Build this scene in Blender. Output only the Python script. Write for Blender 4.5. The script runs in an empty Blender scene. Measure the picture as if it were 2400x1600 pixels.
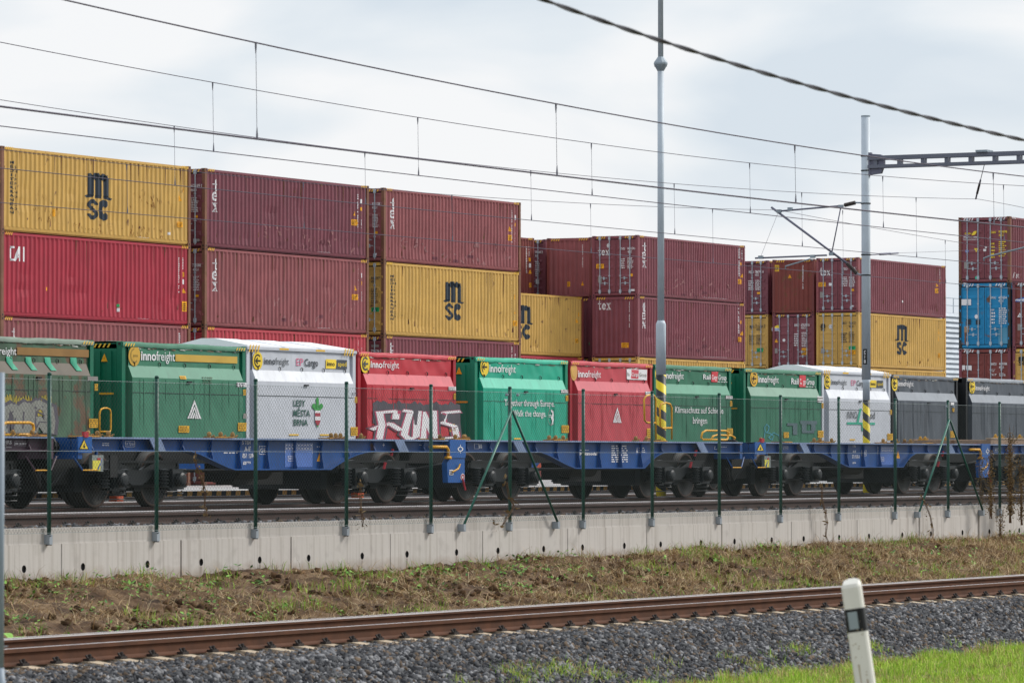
import bpy, bmesh, math, random
import numpy as np
from mathutils import Vector, Matrix
random.seed(7); RNG = np.random.default_rng(7)
scene = bpy.context.scene
COL = scene.collection

# ------------------------------------------------------------------ camera
H = 2.7                                    # eye height above the grass at the foot of the near ballast
F = 10480.0                                # focal length in photo pixels (2400 wide)
PSI = math.atan(5500 / F); TH = math.atan(275 / F)
c, s = math.cos(PSI), math.sin(PSI)
FWD = np.array([c*math.cos(TH), s*math.cos(TH), math.sin(TH)])
RIGHT = np.array([s, -c, 0.0]); UP = np.cross(RIGHT, FWD)
cam = bpy.data.cameras.new('camera'); camo = bpy.data.objects.new('camera', cam); COL.objects.link(camo)
camo.location = (0, 0, H)
camo.rotation_euler = Vector(FWD).to_track_quat('-Z', 'Y').to_euler()
cam.sensor_width = 36; cam.lens = F/2400*36
cam.clip_start = 0.5; cam.clip_end = 12000
cam.dof.use_dof = True; cam.dof.focus_distance = 100; cam.dof.aperture_fstop = 7
scene.camera = camo

# ------------------------------------------------------------------ sky and sun (bright overcast)
SUN_DIR = Vector((0.62, -0.46, 0.64)).normalized()      # towards the sun: high, behind the camera's right shoulder
SUN_EL = math.asin(SUN_DIR.z); SUN_AZ = math.atan2(SUN_DIR.x, SUN_DIR.y)
world = bpy.data.worlds.new("World"); scene.world = world; world.use_nodes = True
nt = world.node_tree; nt.nodes.clear()
def wn(t, **k):
    n = nt.nodes.new(t)
    for a, b in k.items(): setattr(n, a, b)
    return n
wout = wn('ShaderNodeOutputWorld'); bg = wn('ShaderNodeBackground'); bg2 = wn('ShaderNodeBackground'); wmix = wn('ShaderNodeMixShader')
sky = wn('ShaderNodeTexSky', sky_type='NISHITA', sun_disc=False, sun_elevation=SUN_EL, sun_rotation=SUN_AZ)
sky.air_density = 1.2; sky.dust_density = 2.0
nt.links.new(sky.outputs[0], bg.inputs[0]); bg.inputs[1].default_value = 0.09
tc = wn('ShaderNodeTexCoord')
mp = wn('ShaderNodeMapping'); mp.inputs['Scale'].default_value = (13, 13, 38); mp.inputs['Location'].default_value = (3.3, 1.2, 0.35)
nz = wn('ShaderNodeTexNoise'); nz.inputs['Scale'].default_value = 1.0; nz.inputs['Detail'].default_value = 5; nz.inputs['Roughness'].default_value = 0.42; nz.inputs['Distortion'].default_value = 0.35
nt.links.new(tc.outputs['Generated'], mp.inputs[0]); nt.links.new(mp.outputs[0], nz.inputs[0])
rp = wn('ShaderNodeValToRGB'); e = rp.color_ramp.elements
e[0].position = 0.36; e[0].color = (0.67, 0.745, 0.825, 1); e[1].position = 0.60; e[1].color = (0.91, 0.92, 0.94, 1)
m_ = e.new(0.47); m_.color = (0.77, 0.825, 0.88, 1)
nt.links.new(nz.outputs['Fac'], rp.inputs[0])
nt.links.new(rp.outputs[0], bg2.inputs[0]); bg2.inputs[1].default_value = 0.87
wmix.inputs[0].default_value = 0.93
nt.links.new(bg.outputs[0], wmix.inputs[1]); nt.links.new(bg2.outputs[0], wmix.inputs[2]); nt.links.new(wmix.outputs[0], wout.inputs[0])
sl = bpy.data.lights.new('sun', 'SUN'); slo = bpy.data.objects.new('sun', sl); COL.objects.link(slo)
sl.energy = 2.3; sl.angle = math.radians(12); sl.color = (1, 0.96, 0.9)
slo.rotation_euler = SUN_DIR.to_track_quat('Z', 'Y').to_euler(); slo.location = (0, 0, 60)
scene.view_settings.view_transform = 'Standard'; scene.view_settings.look = 'None'; scene.view_settings.gamma = 1
scene.view_settings.exposure = 0.27

# ------------------------------------------------------------------ survey helpers: photo measurement -> real place
def ray(px, py): return FWD + RIGHT*(px-1200)/F + UP*(800-py)/F
def onY(px, py, D):                        # point on the vertical plane Y = D (z measured from the eye)
    d = ray(px, py); return d*(D/d[1])
def onX(px, py, X):
    d = ray(px, py); return d*(X/d[0])
def Xat(px, D, py=1000): return onY(px, py, D)[0]

# ------------------------------------------------------------------ materials
def hexc(h, k=1.0):
    h = h.lstrip('#'); r = [int(h[i:i+2], 16)/255 for i in (0, 2, 4)]
    return tuple((x/12.92 if x <= 0.04045 else ((x+0.055)/1.055)**2.4)*k for x in r)
MATS = {}; COLS = {}
def mat(name, col, rough=0.6, metal=0.0, var=0.12, scale=1.5, streak=0.0, rust=0.0, bump=0.0, bscale=30, spec=0.4, dark=None, rustcol=(0.16, 0.075, 0.035)):
    if name in MATS: return MATS[name]
    if isinstance(col, str): col = hexc(col)
    m = bpy.data.materials.new(name); m.use_nodes = True; MATS[name] = m; COLS[name] = col
    n = m.node_tree.nodes; L = m.node_tree.links; b = n['Principled BSDF']
    b.inputs['Roughness'].default_value = rough; b.inputs['Metallic'].default_value = metal
    b.inputs['Specular IOR Level'].default_value = spec
    tcn = n.new('ShaderNodeTexCoord'); oi = n.new('ShaderNodeObjectInfo')
    add = n.new('ShaderNodeVectorMath'); add.operation = 'ADD'
    ml = n.new('ShaderNodeMath'); ml.operation = 'MULTIPLY'; ml.inputs[1].default_value = 37.0
    L.new(oi.outputs['Random'], ml.inputs[0]); L.new(tcn.outputs['Object'], add.inputs[0]); L.new(ml.outputs[0], add.inputs[1])
    def noise(sc, det=4, vec=add.outputs[0], stretch=None):
        t = n.new('ShaderNodeTexNoise'); t.inputs['Scale'].default_value = sc; t.inputs['Detail'].default_value = det
        if stretch:
            mpp = n.new('ShaderNodeMapping'); mpp.inputs['Scale'].default_value = stretch; L.new(vec, mpp.inputs[0]); vec = mpp.outputs[0]
        L.new(vec, t.inputs[0]); return t.outputs['Fac']
    def mix(fac, a, bb):
        x = n.new('ShaderNodeMix'); x.data_type = 'RGBA'
        for sock, v in ((x.inputs[0], fac), (x.inputs[6], a), (x.inputs[7], bb)):
            if hasattr(v, 'links'): L.new(v, sock)
            else: sock.default_value = v if not isinstance(v, tuple) else (*v[:3], 1)
        return x.outputs[2]
    def ramp(fac, a, bb):
        r = n.new('ShaderNodeMapRange'); r.inputs[1].default_value = a; r.inputs[2].default_value = bb; L.new(fac, r.inputs[0]); return r.outputs[0]
    lo = tuple(x*(1-var) for x in col) if dark is None else dark
    hi = tuple(min(1, x*(1+var)) for x in col)
    out = mix(ramp(noise(scale), 0.3, 0.7), lo, hi)
    if streak: out = mix(ramp(noise(1.0, 3, stretch=(7, 7, 0.5)), 0.50, 0.72), out, tuple(x*(1-streak)+0.05*streak for x in col))
    if rust: out = mix(ramp(noise(2.3, 8), 0.72-rust, 0.78-rust*0.8), out, rustcol)
    L.new(out, b.inputs['Base Color'])
    if bump:
        bp = n.new('ShaderNodeBump'); bp.inputs['Strength'].default_value = bump; bp.inputs['Distance'].default_value = 0.02
        L.new(noise(bscale, 6, tcn.outputs['Object']), bp.inputs['Height']); L.new(bp.outputs[0], b.inputs['Normal'])
    return m

M_yel = mat('paint_ochre', '#cba357', 0.55, var=0.08, streak=0.2, rust=0.07)
M_mar = mat('paint_maroon', '#80454e', 0.5, var=0.1, streak=0.2, rust=.03)
M_mar2 = mat('paint_maroon_dark', '#79414c', 0.5, var=0.12, streak=0.22, rust=.03)
M_mar3 = mat('paint_maroon_faded', '#905255', 0.6, var=0.12, streak=0.25, rust=.04)
M_mar4 = mat('paint_red_brown', '#7c3f3b', 0.6, var=0.1, streak=0.2, rust=0.05)
M_crim = mat('paint_crimson', '#a62f40', 0.5, var=0.08, streak=0.2)
M_red2 = mat('paint_red_faded', '#b5434d', 0.55, var=0.08, streak=0.15)
M_blue = mat('paint_sky_blue', '#1785b8', 0.55, var=0.08, rust=0.10)
M_post = mat('post_rusty_brown', '#78523f', 0.7, var=0.2, rust=0.15)
M_white = mat('lettering_white', '#e6e4e6', 0.6, var=0.04)
M_navy = mat('lettering_navy', '#26323f', 0.6, var=0.08)
M_orange = mat('sticker_orange', '#f2aa1c', 0.5, var=0.05)
M_green = mat('sticker_green', '#25a765', 0.5, var=0.05)
M_grey = mat('plate_grey', '#8f8a86', 0.5, var=0.1)
M_black = mat('black_paint', '#16181b', 0.6, var=0.2)
M_yelstr = mat('hazard_yellow', '#e8b93a', 0.6, var=0.08)
M_galv = mat('galvanised_steel', '#97a3ad', 0.5, metal=0.25, var=0.12, scale=6)
M_rod = mat('lock_rod_steel', '#aebac4', 0.5, metal=0.1, var=0.1)
M_gask = mat('door_gasket', '#2e2630', 0.8)
M_blu_d = mat('logo_blue', '#2b63b4', 0.5)
M_yel_l = mat('logo_yellow', '#f2d13c', 0.5)

# ------------------------------------------------------------------ mesh builder
class MB:
    def __init__(self): self.v = []; self.f = []; self.m = []
    def add(self, v, f, m=0):
        o = len(self.v); self.v += [tuple(map(float, p)) for p in v]; self.f += [tuple(i+o for i in q) for q in f]; self.m += [m]*len(f); return self
    def box(self, x0, x1, y0, y1, z0, z1, m=0):
        v = [(x, y, z) for z in (z0, z1) for y in (y0, y1) for x in (x0, x1)]
        return self.add(v, [(0, 2, 3, 1), (4, 5, 7, 6), (0, 1, 5, 4), (2, 6, 7, 3), (0, 4, 6, 2), (1, 3, 7, 5)], m)
    def prism(self, poly, axis, a, b, m=0):          # polygon of 2D points extruded along an axis
        n = len(poly)
        def P(p, t): return (t, p[0], p[1]) if axis == 'x' else ((p[0], t, p[1]) if axis == 'y' else (p[0], p[1], t))
        v = [P(p, a) for p in poly] + [P(p, b) for p in poly]
        f = [tuple(range(n))[::-1], tuple(range(n, 2*n))] + [(i, (i+1) % n, n+(i+1) % n, n+i) for i in range(n)]
        return self.add(v, f, m)
    def tube(self, pts, r, n=8, m=0):
        pts = [Vector(p) for p in pts]; rs = r if isinstance(r, (list, tuple)) else [r]*len(pts)
        rings = []; prev = None
        for i, p in enumerate(pts):
            t = (pts[min(i+1, len(pts)-1)]-pts[max(i-1, 0)]).normalized()
            if prev is None: u = t.orthogonal().normalized()
            else: u = (prev-t*prev.dot(t)); u = u.normalized() if u.length > 1e-6 else t.orthogonal().normalized()
            prev = u; w = t.cross(u)
            rings.append([p+(u*math.cos(2*math.pi*k/n)+w*math.sin(2*math.pi*k/n))*rs[i] for k in range(n)])
        v = [q for R in rings for q in R]
        f = [(i*n+k, i*n+(k+1) % n, (i+1)*n+(k+1) % n, (i+1)*n+k) for i in range(len(pts)-1) for k in range(n)]
        f += [tuple(range(n))[::-1], tuple((len(pts)-1)*n+k for k in range(n))]
        return self.add(v, f, m)
    def lathe(self, prof, cx, cy, cz, axis='z', n=20, m=0, cap=True):   # profile of (radius, height)
        v = []; f = []
        for r, h in prof:
            for k in range(n):
                a = 2*math.pi*k/n; q = (r*math.cos(a), r*math.sin(a), h)
                v.append({'z': (cx+q[0], cy+q[1], cz+q[2]), 'y': (cx+q[0], cy+q[2], cz+q[1]), 'x': (cx+q[2], cy+q[0], cz+q[1])}[axis])
        for i in range(len(prof)-1):
            for k in range(n): f.append((i*n+k, i*n+(k+1) % n, (i+1)*n+(k+1) % n, (i+1)*n+k))
        if cap: f += [tuple(range(n))[::-1], tuple((len(prof)-1)*n+k for k in range(n))]
        return self.add(v, f, m)
    def mesh(self, name, nm=1):
        me = bpy.data.meshes.new(name); me.from_pydata(self.v, [], self.f)
        for _ in range(max(nm, max(self.m, default=0)+1)): me.materials.append(None)
        me.polygons.foreach_set('material_index', self.m); me.update(); return me
    def build(self, name, mats, parent=None, loc=None, smooth=False):
        return link(name, self.mesh(name), mats, parent, loc, smooth)
def fixn(me):
    bm = bmesh.new(); bm.from_mesh(me); bmesh.ops.recalc_face_normals(bm, faces=bm.faces); bm.to_mesh(me); bm.free(); return me
def link(name, me, mats, parent=None, loc=None, smooth=False):
    if not isinstance(mats, (list, tuple)): mats = [mats]
    o = bpy.data.objects.new(name, me); COL.objects.link(o)
    if smooth: me.polygons.foreach_set('use_smooth', [True]*len(me.polygons))
    while len(me.materials) < len(mats): me.materials.append(None)
    for i, mm in enumerate(mats): o.material_slots[i].link = 'OBJECT'; o.material_slots[i].material = mm
    if parent: o.parent = parent
    if loc is not None: o.location = loc
    elif not parent: o.location = (0, 0, H)
    return o
def tag(o, label=None, cat=None, group=None, kind=None):
    for k, v in (('label', label), ('category', cat), ('group', group), ('kind', kind)):
        if v: o[k] = v
    return o
def thing(name, label, cat, loc, rz=0.0, group=None):
    o = bpy.data.objects.new(name, None); COL.objects.link(o); o.empty_display_size = 0.3
    o.location = (loc[0], loc[1], loc[2]+H); o.rotation_euler = (0, 0, rz); return tag(o, label, cat, group)
CACHE = {}
def cached(key, fn):
    if key not in CACHE: CACHE[key] = fn()
    return CACHE[key]
def np_mesh(name, V, Fi, mats, mi=None, parent=None, loc=None, smooth=False):
    me = bpy.data.meshes.new(name); V = np.asarray(V, np.float32); Fi = np.asarray(Fi, np.int32); M, k = Fi.shape
    me.vertices.add(len(V)); me.vertices.foreach_set('co', V.ravel()); me.loops.add(M*k); me.loops.foreach_set('vertex_index', Fi.ravel())
    me.polygons.add(M); me.polygons.foreach_set('loop_start', np.arange(0, M*k, k, dtype=np.int32))
    for _ in mats: me.materials.append(None)
    if mi is not None: me.polygons.foreach_set('material_index', np.asarray(mi, np.int32))
    me.update(calc_edges=True); return link(name, me, mats, parent, loc, smooth)

# ------------------------------------------------------------------ flat shapes (lettering, logos, stickers) as painted-on sheets
def sh(v, f): return (np.array(v, float).reshape(-1, 2), [tuple(q) for q in f])
def poly(*p): return sh(p, [tuple(range(len(p)))])
def join(*ss):
    V = []; Fs = []; o = 0
    for v, f in ss: V.append(v); Fs += [tuple(i+o for i in q) for q in f]; o += len(v)
    return (np.vstack(V), Fs)
def rect(a=0, b=0, x=1, y=1): return poly((a, b), (x, b), (x, y), (a, y))
def ringsh(cx, cy, r0, r1, a0=0, a1=360, n=28, sy=1.0):
    V = []; Fs = []
    for i in range(n+1):
        a = math.radians(a0+(a1-a0)*i/n); V += [(cx+r0*math.cos(a), cy+r0*sy*math.sin(a)), (cx+r1*math.cos(a), cy+r1*sy*math.sin(a))]
    for i in range(n): Fs.append((2*i, 2*i+1, 2*i+3, 2*i+2))
    return sh(V, Fs)
def disc(cx, cy, r, n=28, sy=1.0): return poly(*[(cx+r*math.cos(2*math.pi*i/n), cy+r*sy*math.sin(2*math.pi*i/n)) for i in range(n)])
def xf(S, sx=1, sy=1, dx=0, dy=0, shear=0):
    v, f = S; w = v.copy(); w[:, 0] = (v[:, 0]+shear*v[:, 1])*sx+dx; w[:, 1] = v[:, 1]*sy+dy; return (w, f)
def rot(S, a):
    v, f = S; ca, sa = math.cos(a), math.sin(a); return (np.stack([v[:, 0]*ca-v[:, 1]*sa, v[:, 0]*sa+v[:, 1]*ca], 1), f)
def stroke(pts, w, closed=False):
    out = []
    for (x0, y0), (x1, y1) in zip(pts[:-1], pts[1:]):
        d = math.hypot(x1-x0, y1-y0) or 1; nx, ny = -(y1-y0)/d*w/2, (x1-x0)/d*w/2; ex, ey = (x1-x0)/d*w*0.25, (y1-y0)/d*w*0.25
        out.append(poly((x0+nx-ex, y0+ny-ey), (x0-nx-ex, y0-ny-ey), (x1-nx+ex, y1-ny+ey), (x1+nx+ex, y1+ny+ey)))
    return join(*out)
def raw_text(t, bold=0.0, space=1.0):
    def mk():
        cu = bpy.data.curves.new('t', 'FONT'); cu.body = t; cu.size = 1; cu.offset = bold; cu.resolution_u = 2; cu.space_character = space; cu.fill_mode = 'FRONT'
        ob = bpy.data.objects.new('t', cu); me = bpy.data.meshes.new_from_object(ob)
        v = np.array([(p.co.x, p.co.y) for p in me.vertices]); f = [tuple(p.vertices) for p in me.polygons]
        bpy.data.objects.remove(ob); bpy.data.curves.remove(cu); bpy.data.meshes.remove(me); return (v, f)
    return cached(('txt', t, bold, space), mk)
def text(t, bold=0.0, space=1.0):          # x from 0 to 1, capital height 1
    cap = raw_text('H', bold)[0][:, 1].max(); v, f = raw_text(t, bold, space)
    x0, x1 = v[:, 0].min(), v[:, 0].max(); w = v.copy(); w[:, 0] = (v[:, 0]-x0)/(x1-x0); w[:, 1] = v[:, 1]/cap; return (w, f)
def stacked(t, bold=0.02, gap=1.45):       # upright letters one above another: box 1 x 1
    n = len(t); out = []
    for i, ch in enumerate(t):
        if ch == ' ': continue
        v, f = raw_text(ch, bold); cap = raw_text('H', bold)[0][:, 1].max()
        x0, x1 = v[:, 0].min(), v[:, 0].max(); w = v.copy(); hw = min(1, (x1-x0)/0.62)
        w[:, 0] = 0.5+((v[:, 0]-x0)/(x1-x0)-0.5)*hw; w[:, 1] = (v[:, 1]/cap/gap+(n-1-i)+0.1)/n; out.append((w, f))
    return join(*out)
def micro(rows, cols=1, seed=0, fill=0.8):   # illegible small print: broken dashes
    r = random.Random(seed); out = []
    for i in range(rows):
        y = 1-(i+0.8)/rows; x = 0
        while x < 0.9:
            w = r.uniform(0.08, 0.3); out.append(rect(x, y, min(1, x+w), y+0.5/rows)); x += w+r.uniform(0.04, 0.12)
            if x > fill and r.random() < 0.5: break
    return join(*out)
def t_tex(): return join(poly((.40, 0.12), (.62, .0), (.85, .05), (.98, .18), (.9, .24), (.72, .17), (.64, .25), (.64, 1.15), (.40, 1.15)), poly((.1, .80), (.98, .80), (.98, .70), (.05, .70)), poly((.40, 1.15), (.64, 1.30), (.64, 1.1)))
def e_tex():
    return join(ringsh(.5, .4, .26, .5, 0, 330, 20, .82), poly((.1, .36), (.98, .36), (.98, .46), (.1, .46)))
def x_tex():
    return join(poly((.08, .78), (.38, .78), (.98, .03), (.66, .03)), poly((.80, .78), (.92, .78), (.24, .03), (.10, .03)), rect(0, .73, .48, .8), rect(.66, .73, 1, .8), rect(0, 0, .38, .07), rect(.52, 0, 1.04, .07))
def tex_h(): return join(xf(t_tex(), .30, .8, 0, 0), xf(e_tex(), .31, .8, .33, 0), xf(x_tex(), .34, .8, .66, 0))
def tex_v(): return join(xf(t_tex(), 1, .30, 0, .64), xf(e_tex(), .95, .36, 0, .34), xf(x_tex(), 1, .36, 0, .0))
def msc_logo():
    m = []
    for x0, top in ((.14, .98), (.42, 1.0), (.70, .96)):
        m.append(poly((x0-.01, .50), (x0+.185, .50), (x0+.185, top-.07), (x0+.11, top), (x0-.01, top-.02)))
    m += [poly((.27, .90), (.34, .99), (.44, .99), (.50, .92), (.44, .82), (.27, .86)), poly((.55, .90), (.62, .99), (.74, .98), (.80, .90), (.74, .82), (.55, .86)),
          poly((.0, .48), (.10, .455), (.30, .475), (.32, .52), (.14, .52), (.02, .50)), poly((.40, .46), (.60, .46), (.60, .505), (.40, .52)), poly((.68, .47), (.80, .445), (.92, .44), (1.0, .49), (.92, .48), (.86, .52), (.68, .52))]
    S = join(ringsh(.31, .315, .075, .175, -5, 275, 16, .62), ringsh(.31, .125, .075, .175, -190, 95, 16, .62))
    S = xf(S, 1, 1.0, 0, .02); C = ringsh(.69, .222, .07, .195, 35, 325, 18, 1.14)
    S2 = join(ringsh(.30, .315, .045, .18, 0, 275, 14, .66), ringsh(.30, .125, .045, .18, -180, 95, 14, .68))
    return join(*m, S2, C)
def cai_logo():
    return join(stroke([(.30, .92), (.06, .92), (.06, .08), (.30, .08)], .13), poly((.30, .0), (.42, .0), (.62, .80), (.62, 1.0), (.52, 1.0)), rect(.60, 0, .70, 1.0), rect(.45, .24, .66, .36), rect(.82, 0, .98, 1.0))
def tri_sign(): return [(poly((0, 0), (1, 0), (.5, 1)), M_orange), (join(poly((.14, .08), (.86, .08), (.5, .80)),), M_orange), (poly((.46, .18), (.56, .42), (.48, .42), (.55, .66), (.42, .36), (.5, .36)), M_black)]
def chev():       # three nested white chevrons
    o = []
    for a, w in ((0.0, 1), (.17, .66), (.33, .34)):
        h = w
        o += [poly((.5-.5*w, 0), (.5-.5*w+.13, 0), (.5, h*.78), (.5, h*1.0)), poly((.5+.5*w, 0), (.5+.5*w-.13, 0), (.5, h*.78), (.5, h*1.0))]
    return join(*o)

def put(root, name, layers, mp, bends=None, label=None, base=0.004):
    """one painted-on part: layers of (shape, material), each 3 mm proud of the one below; mp maps (u, v, offset) to local xyz"""
    b = MB(); mats = []
    for i, (S, mm) in enumerate(layers):
        if mm not in mats: mats.append(mm)
        k = mats.index(mm); v, f = S
        if bends is not None:
            bm = bmesh.new(); vs = [bm.verts.new((p[0], p[1], 0)) for p in v]
            for q in f:
                try: bm.faces.new([vs[j] for j in q])
                except ValueError: pass
            lo, hi = v[:, 0].min(), v[:, 0].max()
            for u in bends:
                if lo < u < hi: bmesh.ops.bisect_plane(bm, geom=bm.verts[:]+bm.edges[:]+bm.faces[:], plane_co=(u, 0, 0), plane_no=(1, 0, 0), dist=1e-5)
            bm.verts.index_update(); v = np.array([(p.co.x, p.co.y) for p in bm.verts]); f = [tuple(p.index for p in q.verts) for q in bm.faces]; bm.free()
        b.add([mp(p[0], p[1], base+0.003*i) for p in v], f, k)
    o = b.build(name, mats, root)
    if label: o['label'] = label
    return o
# ================================================================== shipping containers
CL, CW, CH = 12.192, 2.438, 2.896
PER, AMP = 0.278, 0.046
def prof_side(x):
    t = ((x-0.16) % PER)/PER
    return 0.006+AMP*(0 if t < .26 else ((t-.26)/.24 if t < .5 else (1 if t < .76 else 1-(t-.76)/.24)))
SIDE_BENDS = [0.16+PER*(k+t) for k in range(44) for t in (0, .26, .5, .76)]
EPER = 0.262
def prof_end(y):
    t = ((y-0.14) % EPER)/EPER
    return 0.03+0.04*(0 if t < .3 else ((t-.3)/.2 if t < .5 else (1 if t < .8 else 1-(t-.8)/.2)))
END_BENDS = [-(0.14+EPER*(k+t)) for k in range(10) for t in (0, .3, .5, .8)]
def side_mesh(L, variant=0):                     # ribbed long wall, knocked about differently in each variant
    def mk():
        r = random.Random(variant*7+3); xs = [0.15]+[x for x in SIDE_BENDS if 0.15 < x < L-0.15]+[L-0.15]; zs = np.linspace(.17, CH-.10, 11)
        dents = [(r.uniform(.8, L-.8), r.choice((r.uniform(.2, .9), r.uniform(.3, 2.5))), r.uniform(.15, .55), r.uniform(.12, .5), r.uniform(.012, .04)) for _ in range(14)]
        v = []; f = []; nz_ = len(zs)
        for x in xs:
            for z in zs: v.append((x, prof_side(x)+sum(d*math.exp(-((x-cx)/wx)**2-((z-cz)/wz)**2) for cx, cz, wx, wz, d in dents)*(0 if z in (zs[0], zs[-1]) else 1), z))
        for i in range(len(xs)-1):
            for j in range(nz_-1): q = i*nz_+j; f.append((q, q+nz_, q+nz_+1, q+1))
        return MB().add(v, f).mesh('side_wall')
    return cached(('side', round(L, 3), variant), mk)
def casting_mesh():
    def mk():
        b = MB(); b.box(0, .178, 0, .162, 0, .118)
        b.add([(.055, -.003, .03), (.125, -.003, .03), (.125, -.003, .09), (.055, -.003, .09)], [(0, 1, 2, 3)], 1)
        b.add([(-.003, .05, .03), (-.003, .115, .03), (-.003, .115, .09), (-.003, .05, .09)], [(0, 1, 2, 3)], 1)
        return b.mesh('corner_casting', 2)
    return cached('cast', mk)
def door_mesh(inner):
    def mk():
        b = MB(); y0, y1 = (0.10, 1.205) if inner else (1.233, 2.338); z0, z1 = .20, CH-.20
        b.box(.05, .085, y0, y1, z0, z1)
        for fz in (z0, z1-.07): b.box(.02, .05, y0, y1, fz, fz+.07)
        for fy in (y0, y1-.055): b.box(.02, .05, fy, fy+.055, z0+.07, z1-.07)
        n = 5; hh = (z1-z0-.3)/n
        for k in range(n):                                   # pressed horizontal swages
            za = z0+.15+k*hh+.06; zb = za+hh*.42
            b.add([(.05, y0+.10, za), (.05, y1-.10, za), (.05, y1-.10, zb), (.05, y0+.10, zb), (.018, y0+.14, za+.06), (.018, y1-.14, za+.06), (.018, y1-.14, zb-.06), (.018, y0+.14, zb-.06)],
                  [(4, 5, 6, 7), (0, 1, 5, 4), (1, 2, 6, 5), (2, 3, 7, 6), (3, 0, 4, 7)])
        for k in range(4):
            yy = y0-.035 if inner else y1-.005
            b.box(.0, .05, yy, yy+.05, z0+.2+k*.62, z0+.29+k*.62)
        return fixn(b.mesh('door'))
    return cached(('door', inner), mk)
def rod_mesh():
    def mk():
        b = MB(); b.tube([(0, 0, .10), (0, 0, CH-.09)], .021, 6)
        for z in (.16, CH-.20): b.box(-.035, .03, -.05, .05, z, z+.15)
        for z in (.95, 1.95): b.box(-.03, .03, -.035, .035, z, z+.05)
        return b.mesh('lock_rod')
    return cached('rod', mk)
def handle_mesh():
    def mk():
        b = MB(); b.tube([(0, 0, 0), (-.03, -.12, .01), (-.03, -.42, .0)], .014, 5); b.box(-.05, .01, -.27, -.21, -.07, .07)
        return b.mesh('handle')
    return cached('hand', mk)
def haz_end():
    return join(*[poly((.02+k*.25, 0), (.12+k*.25, 0), (.24+k*.25, 1), (.14+k*.25, 1)) for k in range(4)])
LVL0, LVLH = -0.965, 2.905
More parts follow.
